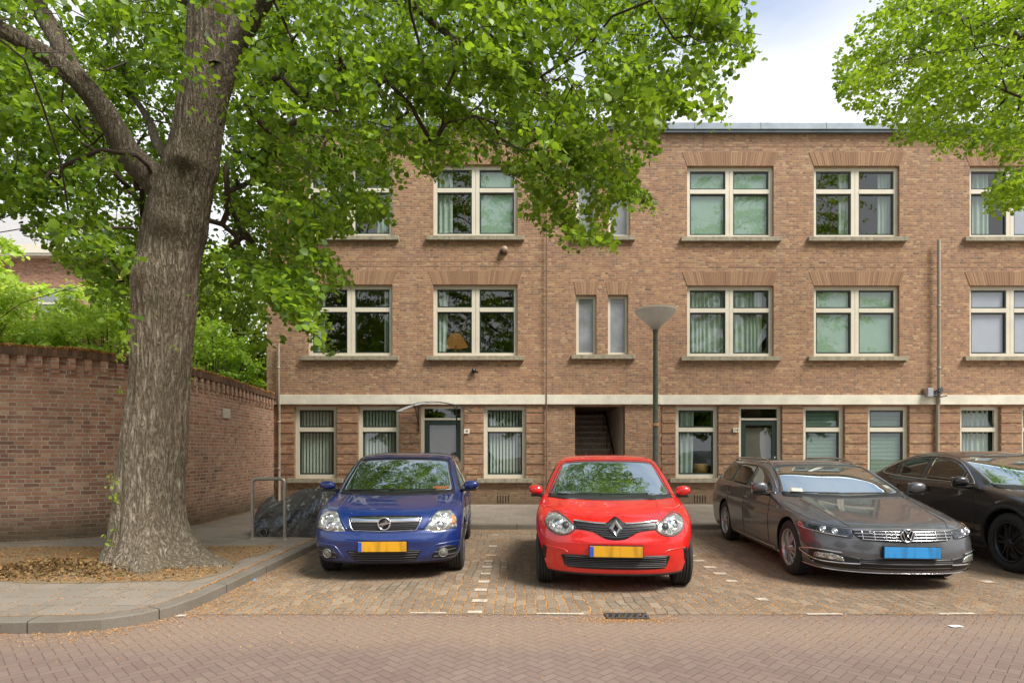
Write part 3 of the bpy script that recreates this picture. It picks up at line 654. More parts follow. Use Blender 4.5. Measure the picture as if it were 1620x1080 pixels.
# doors
def door(x0, x1, Y, col, handle_side):
    a, c = bx(x0), bx(x1); zt = bz(657); yf = Y+.09; fb = .085; b = MB()
    b.box(a, a+fb, yf, yf+.07, .12, GZ1).box(c-fb, c, yf, yf+.07, .12, GZ1).box(a+fb, c-fb, yf+.002, yf+.07, GZ1-.06, GZ1).box(a+fb, c-fb, yf+.002, yf+.07, bz(664), bz(661))
    d = b.build('door_frame', m_frame, B)
    b = MB(); p, q = a+fb, c-fb; z0, z1 = .13, bz(664)-.003; st = .13
    b.box(p+.003, p+st, yf+.02, yf+.07, z0, z1).box(q-st, q-.003, yf+.02, yf+.07, z0, z1).box(p+st, q-st, yf+.021, yf+.07, z1-.13, z1).box(p+st, q-st, yf+.021, yf+.07, z0, z0+.3)
    dd = b.build('door', m_sash, d)
    b = MB(); b.add([(p+st, yf+.05, z0+.3), (q-st, yf+.05, z0+.3), (q-st, yf+.05, z1-.13), (p+st, yf+.05, z1-.13)], [(0, 1, 2, 3)])
    b.add([(p, yf+.04, bz(661)), (q, yf+.04, bz(661)), (q, yf+.04, GZ1-.06), (p, yf+.04, GZ1-.06)], [(0, 1, 2, 3)]); b.build('door_glass', m_glass, d)
    b = MB(); hx = (p+.06) if handle_side < 0 else (q-.06); b.bbox(hx-.02, hx+.02, yf-.0, yf+.02, 1.08, 1.34, .005).tube([(hx, yf, 1.2), (hx, yf-.05, 1.2), (hx+.1*(-handle_side), yf-.05, 1.2)], .01); b.build('door_handle', m_chrome, d)
    b = MB(); b.box(p+.1, q-.1, yf+.12, yf+.125, z0+.3, z1-.2); b.build('door_blind', m_doorb, d)
m_doorb = simple('grey_door_blind', (104, 98, 90), .9, var=.25, scale=1.5)
door(666, 734, YL_, None, -1); door(1169, 1237, YRt, None, 1)
# open stair
m_step = simple('dark_stair_brick', (196, 176, 158), .85, var=.3, scale=14, bump=.5); m_reveal = m_brickG
b = MB(); n_ = 16
for k in range(n_):
    z = .12+k*.178; y = YL_+.75+k*.225; b.box(bx(GATE[0])-.2, bx(GATE[1])+.02, y, y+.24, z, z+.178).box(bx(GATE[0])-.2, bx(GATE[1])+.02, y-.03, y-.001, z+.148, z+.178)
st_ = b.build('staircase', m_step, B); b = MB()
for k in range(n_):
    z = .12+k*.178; y = YL_+.75+k*.225; b.box(bx(GATE[0])-.19, bx(GATE[1])+.01, y-.05, y-.031, z+.135, z+.179)
b.build('added_step_edge', m_conc, st_)  # pale strips added so the step edges read in the dark stairwell
b = MB(); b.box(bx(GATE[1])+.0, bx(GATE[1])+.03, YL_+.30, YL_+4.6, .1, GZ1+.3).box(bx(GATE[0])-.25, bx(GATE[0])-.22, YL_+.30, YL_+4.6, .1, GZ1+.3); b.box(bx(GATE[0])-.2, bx(GATE[1]), YL_+.30, YL_+4.4, GZ1+.22, GZ1+.26); b.box(bx(GATE[0])-.2, bx(GATE[1]), YL_+4.4, YL_+4.5, .1, GZ1+.3); b.build('stairwell', simple('stairwell_plaster', (200, 184, 168), .9, var=.2, scale=4), B)
b = MB(); x = bx(GATE[1])-.10; b.tube([(x, YL_+.8, 1.15), (x, YL_+4.2, 3.85)], .022); 
for k in range(5): y = YL_+.9+k*.75; b.tube([(x, y, .25+k*.6), (x, y, 1.15+(y-YL_-.8)*.794)], .012)
b.build('handrail', m_blackpl, B)
# pipes
b = MB(); b.tube([(bx(445), YL_-.06, .1), (bx(445), YL_-.06, 2.66), (bx(445), YL_-.10, 2.72), (bx(445), YL_-.10, bz(545))], .035, 10)
for z in (1.0, 2.2, 3.6): b.lathe([(.035, z), (.045, z+.005), (.045, z+.05), (.035, z+.055)], 10, (bx(445), YL_-.06 if z < 2.6 else YL_-.10, 0))
b.build('drainpipe', m_pipe, B)
b = MB(); b.tube([(bx(1480), YRt-.07, .1), (bx(1480), YRt-.07, 2.64), (bx(1480), YRt-.12, 2.72), (bx(1480), YRt-.12, bz(382))], .04, 10)
for z in (1.2, 3.6, 5.2): b.lathe([(.04, z), (.05, z+.005), (.05, z+.05), (.04, z+.055)], 10, (bx(1480), YRt-.07 if z < 2.6 else YRt-.12, 0))
b.build('drainpipe', m_pipe, B)
b = MB(); b.tube([(bx(864), YL_-.075, .1), (bx(864), YL_-.075, TOP-.1)], .016, 8); b.build('cable_conduit', simple('brown_conduit', (104, 80, 62), .7), B)
for px, Y in ((796, YL_), (1107, YRt), (560, YL_)):
    b = MB()
    for k in range(5): x = bx(px-8.5+k*4.2); b.box(x-.012, x+.012, Y-.0215, Y-.0, bz(795), bz(783))
    b.build('air_brick', m_dark, B)
# ---- fixtures on the facade
c = empty('door_canopy', (bx(692), YL_, 0)); tag(c, 'clear arched polycarbonate canopy on black brackets over the door of number 4', 'canopy')
n = NT('clear_polycarbonate'); g_ = n.new('ShaderNodeBsdfGlossy'); g_.inputs['Roughness'].default_value = .12; t_ = n.new('ShaderNodeBsdfTransparent'); t_.inputs[0].default_value = (.86, .88, .88, 1)
d_ = n.new('ShaderNodeBsdfTranslucent'); d_.inputs[0].default_value = (.75, .77, .77, 1); x1_ = n.new('ShaderNodeMixShader'); x1_.inputs[0].default_value = .35; x1_.inputs[0].default_value = .5; n.put(x1_.inputs[1], t_.outputs[0]); n.put(x1_.inputs[2], d_.outputs[0]); x2_ = n.new('ShaderNodeMixShader'); x2_.inputs[0].default_value = .2; n.put(x2_.inputs[1], x1_.outputs[0]); n.put(x2_.inputs[2], g_.outputs[0]); m_poly = n.done(x2_.outputs[0])
b = MB(); P = []
arc = lambda u, r=0: (u*.93, 2.69-.23*u*u-r)
for j in range(4):
    y = -.10-.75*j/3; P.append([(arc(-1+i/10)[0], y, arc(-1+i/10)[1]+.04*(1-j/3)) for i in range(21)])
b.grid(P); b.build('canopy_sheet', m_poly, c)
b = MB()
for y, dz in ((-.10, .04), (-.85, 0)): b.tube([(arc(-1+i/10)[0], y, arc(-1+i/10)[1]+dz) for i in range(21)], .009, 6)
for u in (-1, -.6, -.2, .2, .6, 1): b.tube([(arc(u)[0], -.10, arc(u)[1]+.04), (arc(u)[0], -.85, arc(u)[1])], .006, 6)
b.build('ribs', m_blackpl, c)
for s_ in (-.47, .52): b = MB(); b.box(s_-.012, s_+.012, -.05, -.034, 1.98, 2.62).tube([(s_, -.05, 2.62), (s_, -.83, 2.60)], .014, 6).tube([(s_, -.05, 2.1), (s_, -.3, 2.35), (s_, -.6, 2.58)], .010, 6); b.build('bracket', m_blackpl, c)
def textobj(body, size, loc, parent, mat, rot=(R(90), 0, 0), name='numeral'):
    cu = bpy.data.curves.new(name, 'FONT'); cu.body = body; cu.size = size; cu.align_x = 'CENTER'; cu.align_y = 'CENTER'; cu.extrude = .002; cu.resolution_u = 3
    o = bpy.data.objects.new(name+'_tmp', cu); S.collection.objects.link(o); dg = bpy.context.evaluated_depsgraph_get(); me = bpy.data.meshes.new_from_object(o.evaluated_get(dg)); bpy.data.objects.remove(o)
    me.materials.clear(); me.materials.append(mat); q = bpy.data.objects.new(name, me); S.collection.objects.link(q); q.location = loc; q.rotation_euler = rot; q.parent = parent; return q
m_plw = simple('white_enamel', (206, 200, 182), .4)
for px, py, t, Y, lab in ((739, 682, '4', YL_, 'white house number plate reading 4 beside the canopied door'), (1163.5, 680, '14', YRt, 'white house number plate reading 14 left of the right hand door')):
    q = empty('house_number', (bx(px), Y-.036, bz(py))); tag(q, lab, 'house number'); b = MB(); b.bbox(-.075, .075, -.012, 0, -.06, .06, .004); b.build('plate', m_plw, q); textobj(t, .12, (0, -.014, 0), q, m_blackpl)
# security camera
q = empty('security_camera', (bx(750), YL_, bz(587))); tag(q, 'small black dome camera on the brick wall under a middle floor window', 'security camera')
b = MB(); b.lathe([(.0, -.001), (.06, -.001), (.06, -.05), (.045, -.07), (0, -.07)], 20, axis='y'); b.build('base', m_blackpl, q)
b = MB(); b.lathe([(0, -.15), (.03, -.14), (.05, -.11), (.055, -.07)], 20, axis='y'); b.tube([(.03, -.06, -.03), (.11, -.09, -.05)], .025, 10); b.build('lens_dome', m_darkalloy, q)
q = empty('wall_lamp', (bx(797), YL_, bz(400))); tag(q, 'small round grey brown lamp fixed under the upper floor window above the left wall', 'wall lamp')
b = MB(); b.bbox(-.09, .09, -.06, 0, -.05, .05, .01); b.build('back_box', m_darkalloy, q)
b = MB(); b.lathe([(0, -.16), (.06, -.16), (.085, -.13), (.085, -.06)], 20, (.02, 0, .03), axis='y'); b.build('lamp_head', simple('taupe_plastic', (150, 120, 104), .5), q)
q = empty('loudspeaker_box', (bx(1459), YRt, bz(622))); tag(q, 'grey junction box with a tangle of black cable ties on the band beside the drainpipe', 'junction box')
b = MB(); b.bbox(-.0, .14, -.22, -.0, -.10, .12, .008); b.build('box', m_alloy, q)
b = MB()
for k in range(16):
    p0 = Vector((.14+random.uniform(0, .1), -.16+random.uniform(-.04, .05), random.uniform(-.08, .07))); p1 = p0+Vector((random.uniform(.05, .3), random.uniform(-.06, .04), random.uniform(-.02, .1))); b.tube([p0, (p0+p1)/2+Vector((0, -.03, -.03)), p1], random.uniform(.008, .022), 6)
b.build('cable_tangle', m_blackpl, q)
# things seen in the windows
m_wood = simple('pale_wood_drum', (196, 150, 84), .5, var=.3, scale=8)
q = MB(); q.lathe([(0, 0), (.2, 0), (.2, .30), (.19, .31), (0, .31)], 28); o = q.build('drum_lamp', m_wood); o.location = (bx(1117), YRt+.45, GZ0+.06); tag(o, 'pale wooden drum lamp standing inside the window left of the door of number 14', 'lamp')
q = empty('table_lamp', (bx(714), YL_+1.2, bz(562))); tag(q, 'lit table lamp with amber conical shade behind the middle floor window', 'lamp')
n = NT('lit_amber_shade'); e = n.new('ShaderNodeEmission'); e.inputs[0].default_value = lin(190, 130, 70); e.inputs[1].default_value = .16; m_shade = n.done(e.outputs[0])
b = MB(); b.lathe([(.13, .78), (.36, .42)], 28); b.build('lamp_shade', m_shade, q); b = MB(); b.lathe([(.1, .0), (.1, .02), (.02, .04), (.02, .45)], 16); b.build('stand', m_wood, q)

# ================================================================== garden wall on the left
gp = cr([(-14.5, 8.1), (-11, 8.45), (-9.3, 8.72), (-7.95, 9.1), (-7.0, 9.5), (-6.45, 9.95), (-6.15, 10.6), (-6.05, 11.6), (-6.1, 13.1), (-6.25, 15.39)], 8)
us = [0]
for i in range(1, len(gp)): us.append(us[-1]+float(np.hypot(*(gp[i]-gp[i-1]))))
def gtop(i):
    y = gp[i][1]; return float(np.interp(y, [8.1, 9.1, 10.5, 15.4], [3.10, 3.10, 3.02, 2.93]))
def gofs(i, d):
    t = gp[min(i+1, len(gp)-1)]-gp[max(i-1, 0)]; t = t/np.hypot(*t); return gp[i]+np.array([t[1], -t[0]])*d
GW_ = empty('garden_wall', (0, 0, 0)); tag(GW_, 'curved red brick garden wall with toothed coping running from the left edge to the building', 'wall')
b = MB(); prof = [(0.0, .0), (.0, None, -.34), (-.0, None, -.34)]
def strip(b, d0, z0f, d1, z1f):
    A = [(*gofs(i, d0), z0f(i)) for i in range(len(gp))]; C = [(*gofs(i, d1), z1f(i)) for i in range(len(gp))]
    vv = (lambda z, d: z) if abs(d0-d1) < 1e-6 else (lambda z, d: z+d)
    b.grid([A, C], False, [[(us[i], vv(A[i][2], d0)) for i in range(len(gp))], [(us[i], vv(C[i][2], d1)) for i in range(len(gp))]])
strip(b, 0, lambda i: 0, 0, lambda i: gtop(i)-.12); strip(b, .02, lambda i: 0.0, .02, lambda i: .30); strip(b, .02, lambda i: .30, 0, lambda i: .302)
strip(b, -.25, lambda i: gtop(i)-.12, -.25, lambda i: 0)
b.build('wall', m_garden, GW_)
b = MB(); strip(b, .07, lambda i: gtop(i)-.12, .07, lambda i: gtop(i)); strip(b, .0, lambda i: gtop(i)-.12, .07, lambda i: gtop(i)-.12); strip(b, .07, lambda i: gtop(i), -.30, lambda i: gtop(i)); strip(b, -.30, lambda i: gtop(i), -.30, lambda i: gtop(i)-.12)
b.build('coping', m_coping, GW_)
b = MB(); tot = us[-1]
def gat(u):
    i = min(max(np.searchsorted(us, u)-1, 0), len(gp)-2); f = (u-us[i])/(us[i+1]-us[i]); p = gp[i]*(1-f)+gp[i+1]*f; t = gp[i+1]-gp[i]; t /= np.hypot(*t); return p, t, gtop(i)*(1-f)+gtop(i+1)*f
k = 0; u = .05
while u < tot-.05:
    p, t, zt = gat(u); nn = np.array([t[1], -t[0]]); 
    for (du, dd, za, zb) in ((.052, .055, zt-.30, zt-.122), (.052, .028, zt-.37, zt-.301)):
        A = p-t*du; C = p+t*du; q0, q1 = A+nn*dd, C+nn*dd
        b.add([(*A, za), (*C, za), (*C, zb), (*A, zb), (*q0, za), (*q1, za), (*q1, zb), (*q0, zb)], [(4, 5, 6, 7), (0, 4, 7, 3), (5, 1, 2, 6), (0, 1, 5, 4), (7, 6, 2, 3)])
    u += .21
b.build('dentil_course', m_lintG if False else m_garden, GW_)
p, t, zt = gat(us[-1]-2.95); b = MB(); ang = math.atan2(t[1], t[0]); M4 = Matrix.Translation((*(p+np.array([t[1], -t[0]])*.012), 2.27)) @ Matrix.Rotation(ang, 4, 'Z')
b.box(-.17, .17, -.012, 0, -.1, .1, M4)
for k in range(5): b.box(-.15, .15, -.026, -.012, -.085+k*.038, -.065+k*.038, M4)
b.build('vent_grille', m_plw, GW_)
# the second wall, further back on the left
b = MB(); b.box(-16, -9.2, 13.0, 13.25, 0, 3.95).box(-9.45, -9.2, 13.25, 19, 0, 3.95); q = b.build('rear_garden_wall', m_garden); tag(q, 'plain brick wall end showing above the garden wall at the left edge', 'wall')
# ================================================================== vegetation
LEAF = np.array([(0, 0, 0), (.18, -.40, .05), (.60, -.43, .03), (1.0, 0, -.10), (.60, .43, .03), (.18, .40, .05)])
LF = np.array([(0, 1, 2, 3), (0, 3, 4, 5)])
def leaf_object(name, C, sz, mat, parent, up=.55, droop=.25, asp=1.0):
    """one mesh of many separate leaves at the points C"""
    N = len(C); nrm = rng.normal(size=(N, 3))*.55; nrm[:, 2] += up; nrm[:, 1] -= .12; nrm /= np.linalg.norm(nrm, axis=1)[:, None]
    d = rng.normal(size=(N, 3)); d[:, 2] -= droop*2; d -= nrm*np.sum(d*nrm, 1)[:, None]; d /= np.linalg.norm(d, axis=1)[:, None]
    s = np.cross(nrm, d); S_ = (sz*rng.triangular(.4, .9, 1.55, N))[:, None, None]
    V = C[:, None, :]+S_*(LEAF[None, :, 0:1]*d[:, None, :]+asp*LEAF[None, :, 1:2]*s[:, None, :]+LEAF[None, :, 2:3]*nrm[:, None, :])
    V = V.reshape(-1, 3); Fi = (LF[None]+(np.arange(N)*6)[:, None, None]).reshape(-1)
    me = bpy.data.meshes.new(name); me.vertices.add(N*6); me.vertices.foreach_set('co', V.ravel()); me.loops.add(N*8); me.loops.foreach_set('vertex_index', Fi)
    me.polygons.add(N*2); me.polygons.foreach_set('loop_start', np.arange(N*2)*4); me.polygons.foreach_set('loop_total', np.full(N*2, 4)); me.update(calc_edges=True)
    me.materials.append(mat); o = bpy.data.objects.new(name, me); S.collection.objects.link(o); o.parent = parent; return o
def inpoly(x, y, poly):
    x = np.asarray(x); y = np.asarray(y); c = np.zeros(x.shape, bool); n_ = len(poly)
    for i in range(n_):
        x0, y0 = poly[i]; x1, y1 = poly[(i+1) % n_]
        t = ((y0 > y) != (y1 > y)); xi = (x1-x0)*(y-y0)/((y1-y0) if y1 != y0 else 1e-9)+x0; c ^= t & (x < xi)
    return c
def proj(P): return CX+P[..., 0]*F/np.maximum(P[..., 1], .05), HY-(P[..., 2]-EYE)*F/np.maximum(P[..., 1], .05)
def sprays(centres, root, nleaf, ln, wd, accept=None, sag=.25):
    """each spray: a drooping twig pointing away from root with leaves along both sides, layered"""
    out = []; tw = []
    for c in centres:
        c = np.array(c); d = c-root; d[2] *= .25; d = d/np.linalg.norm(d)+rng.normal(size=3)*.35; d[2] = d[2]*.5-.1; d /= np.linalg.norm(d)
        side = np.cross(d, [0, 0, 1]); side /= np.linalg.norm(side)
        L_ = ln*rng.uniform(.7, 1.3); a = c-d*L_*.5; t = rng.uniform(0, 1, nleaf)**.8
        w_ = wd*(1.0-.55*t)*rng.uniform(-1, 1, nleaf)
        P = a+d*L_*t[:, None]+side*w_[:, None]; P[:, 2] += -sag*L_*t*t-.25*np.abs(w_)+rng.normal(size=nleaf)*.045
        out.append(P); tw.append((a, a+d*L_*.5+[0, 0, -sag*L_*.25], a+d*L_+[0, 0, -sag*L_]))
    return np.concatenate(out), tw
def grow(nodes, rad0, targets, step=.45, minr=.006, k=.0042):
    """attach every target to the nearest node of the branch skeleton; returns list of (polyline) with radii (pipe model)"""
    pos = [np.array(n) for n, _ in nodes]; par = [p for _, p in nodes]; base = len(pos)
    root = pos[0]; T = sorted(targets, key=lambda q: np.linalg.norm(np.array(q)-root)); 
    ends = []
    for q in T:
        q = np.array(q, float); A = np.array(pos); D = np.linalg.norm(A-q, axis=1)+.35*np.maximum(0, A[:, 2]-q[2]-.3)
        i = int(np.argmin(D)); p = pos[i]; n_ = max(2, int(np.linalg.norm(q-p)/step)); mid_up = .10*np.linalg.norm(q-p)
        for s in range(1, n_+1):
            t = s/n_; z = p+(q-p)*t; z = z+np.array([0, 0, mid_up*4*t*(1-t)])+(rng.normal(size=3)*.045 if s < n_ else 0)
            pos.append(z); par.append(i if s == 1 else len(pos)-2)
        ends.append(len(pos)-1)
    cnt = np.zeros(len(pos))
    for e in ends: cnt[e] += 1
    for i in range(len(pos)-1, 0, -1): cnt[par[i]] += cnt[i]
    return pos, par, cnt, base
def branch_mesh(b, pos, par, cnt, base, k=.0065, cap=.11, clear=None):
    ch = {}
    for i in range(base, len(pos)): ch.setdefault(par[i], []).append(i)
    r = lambda i: min(cap, k*math.sqrt(max(1, cnt[i])))
    used = set()
    for i in range(base, len(pos)):
        if i in used: continue
        if par[i] >= base and ch[par[i]][0] == i and par[i] not in used: pass
        # start a strand at i if it is not the main continuation of its parent
        p = par[i]
        main = max(ch[p], key=lambda q: cnt[q]) if p in ch else None
        if p >= base and main == i and p in used: continue
        line = [p, i]; used.add(i); cur_ = i
        while cur_ in ch:
            nx_ = max(ch[cur_], key=lambda q: cnt[q]); line.append(nx_); used.add(nx_); cur_ = nx_
        rr = [r(q) if q >= base else r(line[1]) for q in line]
        if clear and any(clear(pos[q]) for q in line[1:]): continue
        b.tube([pos[q] for q in line], rr, 5 if rr[0] < .03 else 8, False)
def bark_tube(b, path, rad, n=64, seg=16, lobes=None, amp=.016, seed=0):
    """thick limb with furrows cut into the mesh"""
    Q = cr([(*p, r) for p, r in zip(path, rad)], seg); P = []; m = len(Q)
    nrm = Vector((1, 0, 0))
    for i in range(m):
        p = Vector(Q[i][:3]); t = Vector(Q[min(i+1, m-1)][:3])-Vector(Q[max(i-1, 0)][:3]); t.normalize(); nrm = (nrm-t*nrm.dot(t)).normalized(); bb = t.cross(nrm); r0 = Q[i][3]; row = []
        for k in range(n):
            a = 2*math.pi*k/n; dr = nrm*math.cos(a)+bb*math.sin(a); q = p+dr*r0
            rg = mnoise.ridged_multi_fractal(Vector((math.cos(a)*3.4*r0/.4+seed, math.sin(a)*3.4*r0/.4, q.z*.7)), .9, 2.2, 4, 1.0, 2.0) if amp > .004 else 0
            r = r0*(1+.07*fn(q, 1.6, seed))+amp*(rg-1.1)
            if lobes: r += lobes(a, q)
            row.append(p+dr*r)
        P.append(row)
    b.grid(P, True, None, True)
# ---------------- the big lime tree
T = empty('lime_tree', (-4.52, 7.4, .1)); tag(T, 'big old lime tree with thick furrowed leaning trunk on the left pavement', 'tree')
TL = Vector((-4.52, 7.4, .1))
def tp(px, py, Y=7.4): return (wx(px, Y), Y, wz(py, Y))
tr_path = [(-4.50, 7.4, .02), (-4.51, 7.4, .16), (-4.52, 7.4, .34), (-4.535, 7.4, .60), tp(240, 780), tp(241, 740), tp(251, 650), tp(257, 560), tp(262, 470), tp(270, 400), tp(284, 330), tp(294, 290), tp(308, 235), tp(318, 180), tp(326, 120), tp(331, 50), tp(334, -60), tp(345, -220)]
tr_rad = [.50, .44, .41, .385, .365, .35, .335, .335, .35, .34, .335, .31, .285, .265, .25, .235, .21, .18]
def roots(a, q):
    z = q.z; f = math.exp(-max(0, z-.05)/.24); s = sum(h*max(0, math.cos(a-c))**e for c, h, e in ((-2.95, .42, 14), (-2.3, .20, 30), (-1.75, .34, 26), (-1.15, .44, 24), (-.62, .30, 30), (-.12, .62, 16), (.7, .3, 12), (1.6, .35, 12), (2.6, .3, 12)))
    f2 = math.exp(-max(0, z-.05)/.5); r = s*f+.12*f2*math.sin(a*5+.7)*.35
    for (bx_, bz_, rr, h) in ((-4.12, wz(368, 7.4), .20, .10), (-4.42, wz(442, 7.4), .24, .09), (-4.9, wz(315, 7.4), .2, .12), (-4.7, 2.9, .2, .03), (-3.95, wz(268, 7.4), .17, .10), (-4.85, wz(770, 7.4), .16, .05)):
        d2 = ((q.x-bx_)**2+(q.z-bz_)**2)/rr**2
        if q.y < 7.5 and d2 < 6: r += h*math.exp(-d2*1.6)
    return r
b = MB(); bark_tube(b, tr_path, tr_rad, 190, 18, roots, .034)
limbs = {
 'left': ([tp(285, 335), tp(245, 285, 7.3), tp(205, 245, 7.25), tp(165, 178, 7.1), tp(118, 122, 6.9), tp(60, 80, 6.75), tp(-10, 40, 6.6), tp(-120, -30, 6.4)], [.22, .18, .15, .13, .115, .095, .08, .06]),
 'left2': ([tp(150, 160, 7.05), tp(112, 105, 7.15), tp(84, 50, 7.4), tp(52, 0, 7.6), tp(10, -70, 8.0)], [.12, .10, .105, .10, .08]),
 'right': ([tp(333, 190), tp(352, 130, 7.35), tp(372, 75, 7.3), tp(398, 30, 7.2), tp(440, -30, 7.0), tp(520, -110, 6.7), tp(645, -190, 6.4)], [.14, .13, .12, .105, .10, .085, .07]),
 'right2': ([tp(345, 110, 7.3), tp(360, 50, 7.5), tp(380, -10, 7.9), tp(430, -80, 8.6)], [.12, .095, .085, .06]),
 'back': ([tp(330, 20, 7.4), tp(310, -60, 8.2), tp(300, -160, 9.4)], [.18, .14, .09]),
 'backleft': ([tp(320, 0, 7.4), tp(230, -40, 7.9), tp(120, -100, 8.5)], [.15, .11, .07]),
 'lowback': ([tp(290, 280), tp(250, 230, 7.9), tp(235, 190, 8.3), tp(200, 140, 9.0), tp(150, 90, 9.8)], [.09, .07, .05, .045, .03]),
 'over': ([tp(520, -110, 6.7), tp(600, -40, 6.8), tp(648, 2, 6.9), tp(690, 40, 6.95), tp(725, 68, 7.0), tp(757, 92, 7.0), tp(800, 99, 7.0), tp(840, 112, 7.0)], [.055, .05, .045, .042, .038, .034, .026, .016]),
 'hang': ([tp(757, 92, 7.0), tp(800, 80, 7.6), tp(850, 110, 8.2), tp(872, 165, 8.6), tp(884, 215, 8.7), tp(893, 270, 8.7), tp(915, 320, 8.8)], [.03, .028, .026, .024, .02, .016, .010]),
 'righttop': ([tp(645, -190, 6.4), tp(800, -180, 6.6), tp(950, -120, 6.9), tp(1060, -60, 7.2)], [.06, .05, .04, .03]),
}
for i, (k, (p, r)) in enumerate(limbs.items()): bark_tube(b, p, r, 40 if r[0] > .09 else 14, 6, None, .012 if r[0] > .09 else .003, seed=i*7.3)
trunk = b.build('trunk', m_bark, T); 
for o in (trunk,): o.location = -TL
# crown
POLY = [(-400, -900), (1165, -900), (1165, 0), (1170, 30), (1192, 92), (1165, 118), (1148, 150), (1130, 190), (1100, 165), (1068, 158), (1040, 135), (1053, 182), (1040, 215), (1026, 250), (1000, 258), (998, 296), (1037, 340), (1000, 336), (986, 320), (962, 326), (958, 376), (985, 382), (967, 396), (935, 380), (895, 385), (868, 360), (838, 346), (822, 300), (795, 272), (760, 258), (735, 250), (712, 262), (690, 292), (668, 270), (640, 240), (608, 240), (645, 290), (618, 306), (622, 342), (600, 352), (583, 372), (545, 366), (513, 372), (505, 395), (545, 425), (575, 462), (528, 454), (505, 480), (528, 556), (488, 542), (465, 500), (445, 550), (420, 534), (380, 512), (310, 486), (212, 520), (190, 555), (172, 500), (120, 440), (60, 372), (0, 345), (-400, 330)]
nodes = []; idx = {}
def addchain(pts, parent):
    last = parent
    for p in cr(pts, 2): nodes.append((tuple(p), last)); last = len(nodes)-1
    return last
def nearest(p): return int(np.argmin([np.linalg.norm(np.array(n[0])-np.array(p)) for n in nodes]))
addchain(tr_path[9:], 0)
for k, (p, r) in limbs.items():
    if k != 'stub': addchain(p[1:], nearest(p[0]))
rootc = np.array([-4.3, 7.4, 6.0])
cent = []
def acc(P, margin_noise=True):
    u, v = proj(P); w1 = np.array([mnoise.noise(Vector(p)*1.9) for p in P]); w2 = np.array([mnoise.noise(Vector(p)*1.9+Vector((40, 7, 3))) for p in P])
    inside = inpoly(u+34*w1-4, v+34*w2+2, POLY); fr = (u > -20) & (u < 1640) & (v > -20) & (v < 1100) & (P[:, 1] > 0.2)
    near = fr & (P[:, 1] < 5.3)
    return (inside | ~fr) & ~near & (P[:, 1] < 15.0)
cnt_ = 0
while len(cent) < 900:
    # crown that shows in the picture: uniform over the picture, spread in depth
    u = rng.uniform(-60, 1200); v = rng.uniform(-60, 560); lo = 5.5; hi = 12.6
    Y = rng.uniform(lo, hi); P = np.array([[wx(u, Y), Y, wz(v, Y)]])
    if not acc(P)[0]: continue
    x, y, z = P[0]; e = ((x+4.3)/8.2)**2+((y-7.4)/6.2)**2+((z-7.6)/6.4)**2
    if e > 1 or z < 2.9: continue
    # thinner right of the trunk low down, keep trunk mostly clear
    if 190 < u < 370 and v > 120 and Y < 7.6 and rng.random() < .90: continue
    if 60 < u < 250 and 10 < v < 330 and Y < 7.0 and rng.random() < .85: continue
    if math.hypot(x+4.4, y-7.4) < .9: continue
    cent.append(P[0])
n_vis = len(cent)
while len(cent) < 1080:
    P = np.array([[rng.uniform(-12.5, 4), rng.uniform(1.2, 13.5), rng.uniform(4.4, 14)]]); x, y, z = P[0]
    e = ((x+4.3)/8.2)**2+((y-7.4)/6.2)**2+((z-7.6)/6.4)**2
    if e > 1 or e < .25: continue
    u, v = proj(P)
    if -30 < u[0] < 1650 and v[0] > -30: continue
    cent.append(P[0])
P1, tw = sprays(cent[:n_vis], rootc, 135, .90, .32, sag=.42)
P2, tw2 = sprays(cent[n_vis:], rootc, 55, 1.0, .45)
# outermost sprays along the silhouette so the edge reads as hanging twigs
tw = [t for t in tw if acc(np.array(t)).all()]; P1 = P1[acc(P1)]; P2 = P2[acc(P2)]
_u, _v = proj(P1)
def _band(pts_, wd_, ymax, keep):
    pts_ = np.array(pts_, float); d_ = np.full(len(P1), 1e9)
    for a_, b_ in zip(pts_[:-1], pts_[1:]):
        ab = b_-a_; t_ = np.clip(((_u-a_[0])*ab[0]+(_v-a_[1])*ab[1])/(ab@ab), 0, 1); d_ = np.minimum(d_, np.hypot(_u-a_[0]-t_*ab[0], _v-a_[1]-t_*ab[1]))
    return (d_ < wd_) & (P1[:, 1] < ymax) & (rng.random(len(P1)) > keep)
# no twigs sprout right in front of the trunk and the two main limbs
kill = _band([(240, 780), (257, 560), (270, 400), (294, 290), (318, 180), (331, 50), (334, -60)], 56, 7.35, .10) | _band([(245, 285), (205, 245), (165, 178), (118, 122), (60, 80), (-10, 40)], 24, 7.2, .22) | _band([(150, 160), (112, 105), (84, 50), (52, 0)], 20, 7.2, .25) | _band([(352, 130), (372, 75), (398, 30), (440, -30)], 20, 7.3, .2)
P1 = P1[~kill]
hole = np.array([mnoise.noise(Vector(p)*1.1+Vector((3, 1, 9))) for p in P1]); hole2 = np.array([mnoise.noise(Vector(p)*3.2) for p in P1]); P1 = P1[(hole > -.30) & (hole2 > -.42)]
crown = leaf_object('crown', P1, .072, m_leaf, T); crown.location = -TL
c2 = leaf_object('upper_crown', P2, .10, m_leaf, T); c2.location = -TL
pos, par, cn, base = grow(nodes, .1, [t[0] for t in tw]+[t[0] for t in tw2])
b = MB(); CLp = np.array([(240, 780), (257, 560), (270, 400), (294, 290), (318, 180), (331, 50), (334, -60)], float)
def in_front(p):
    u, v = proj(np.array(p)); return p[1] < 7.25 and -40 < v < 800 and abs(u-np.interp(-v, -CLp[:, 1], CLp[:, 0])) < 62
branch_mesh(b, pos, par, cn, base, .0040, .034, in_front)
for t in tw:
    if not any(in_front(q) for q in t): b.tube(t, [.006, .0045, .0025], 4, False)
tg = b.build('branches', m_twig, T); tg.location = -TL
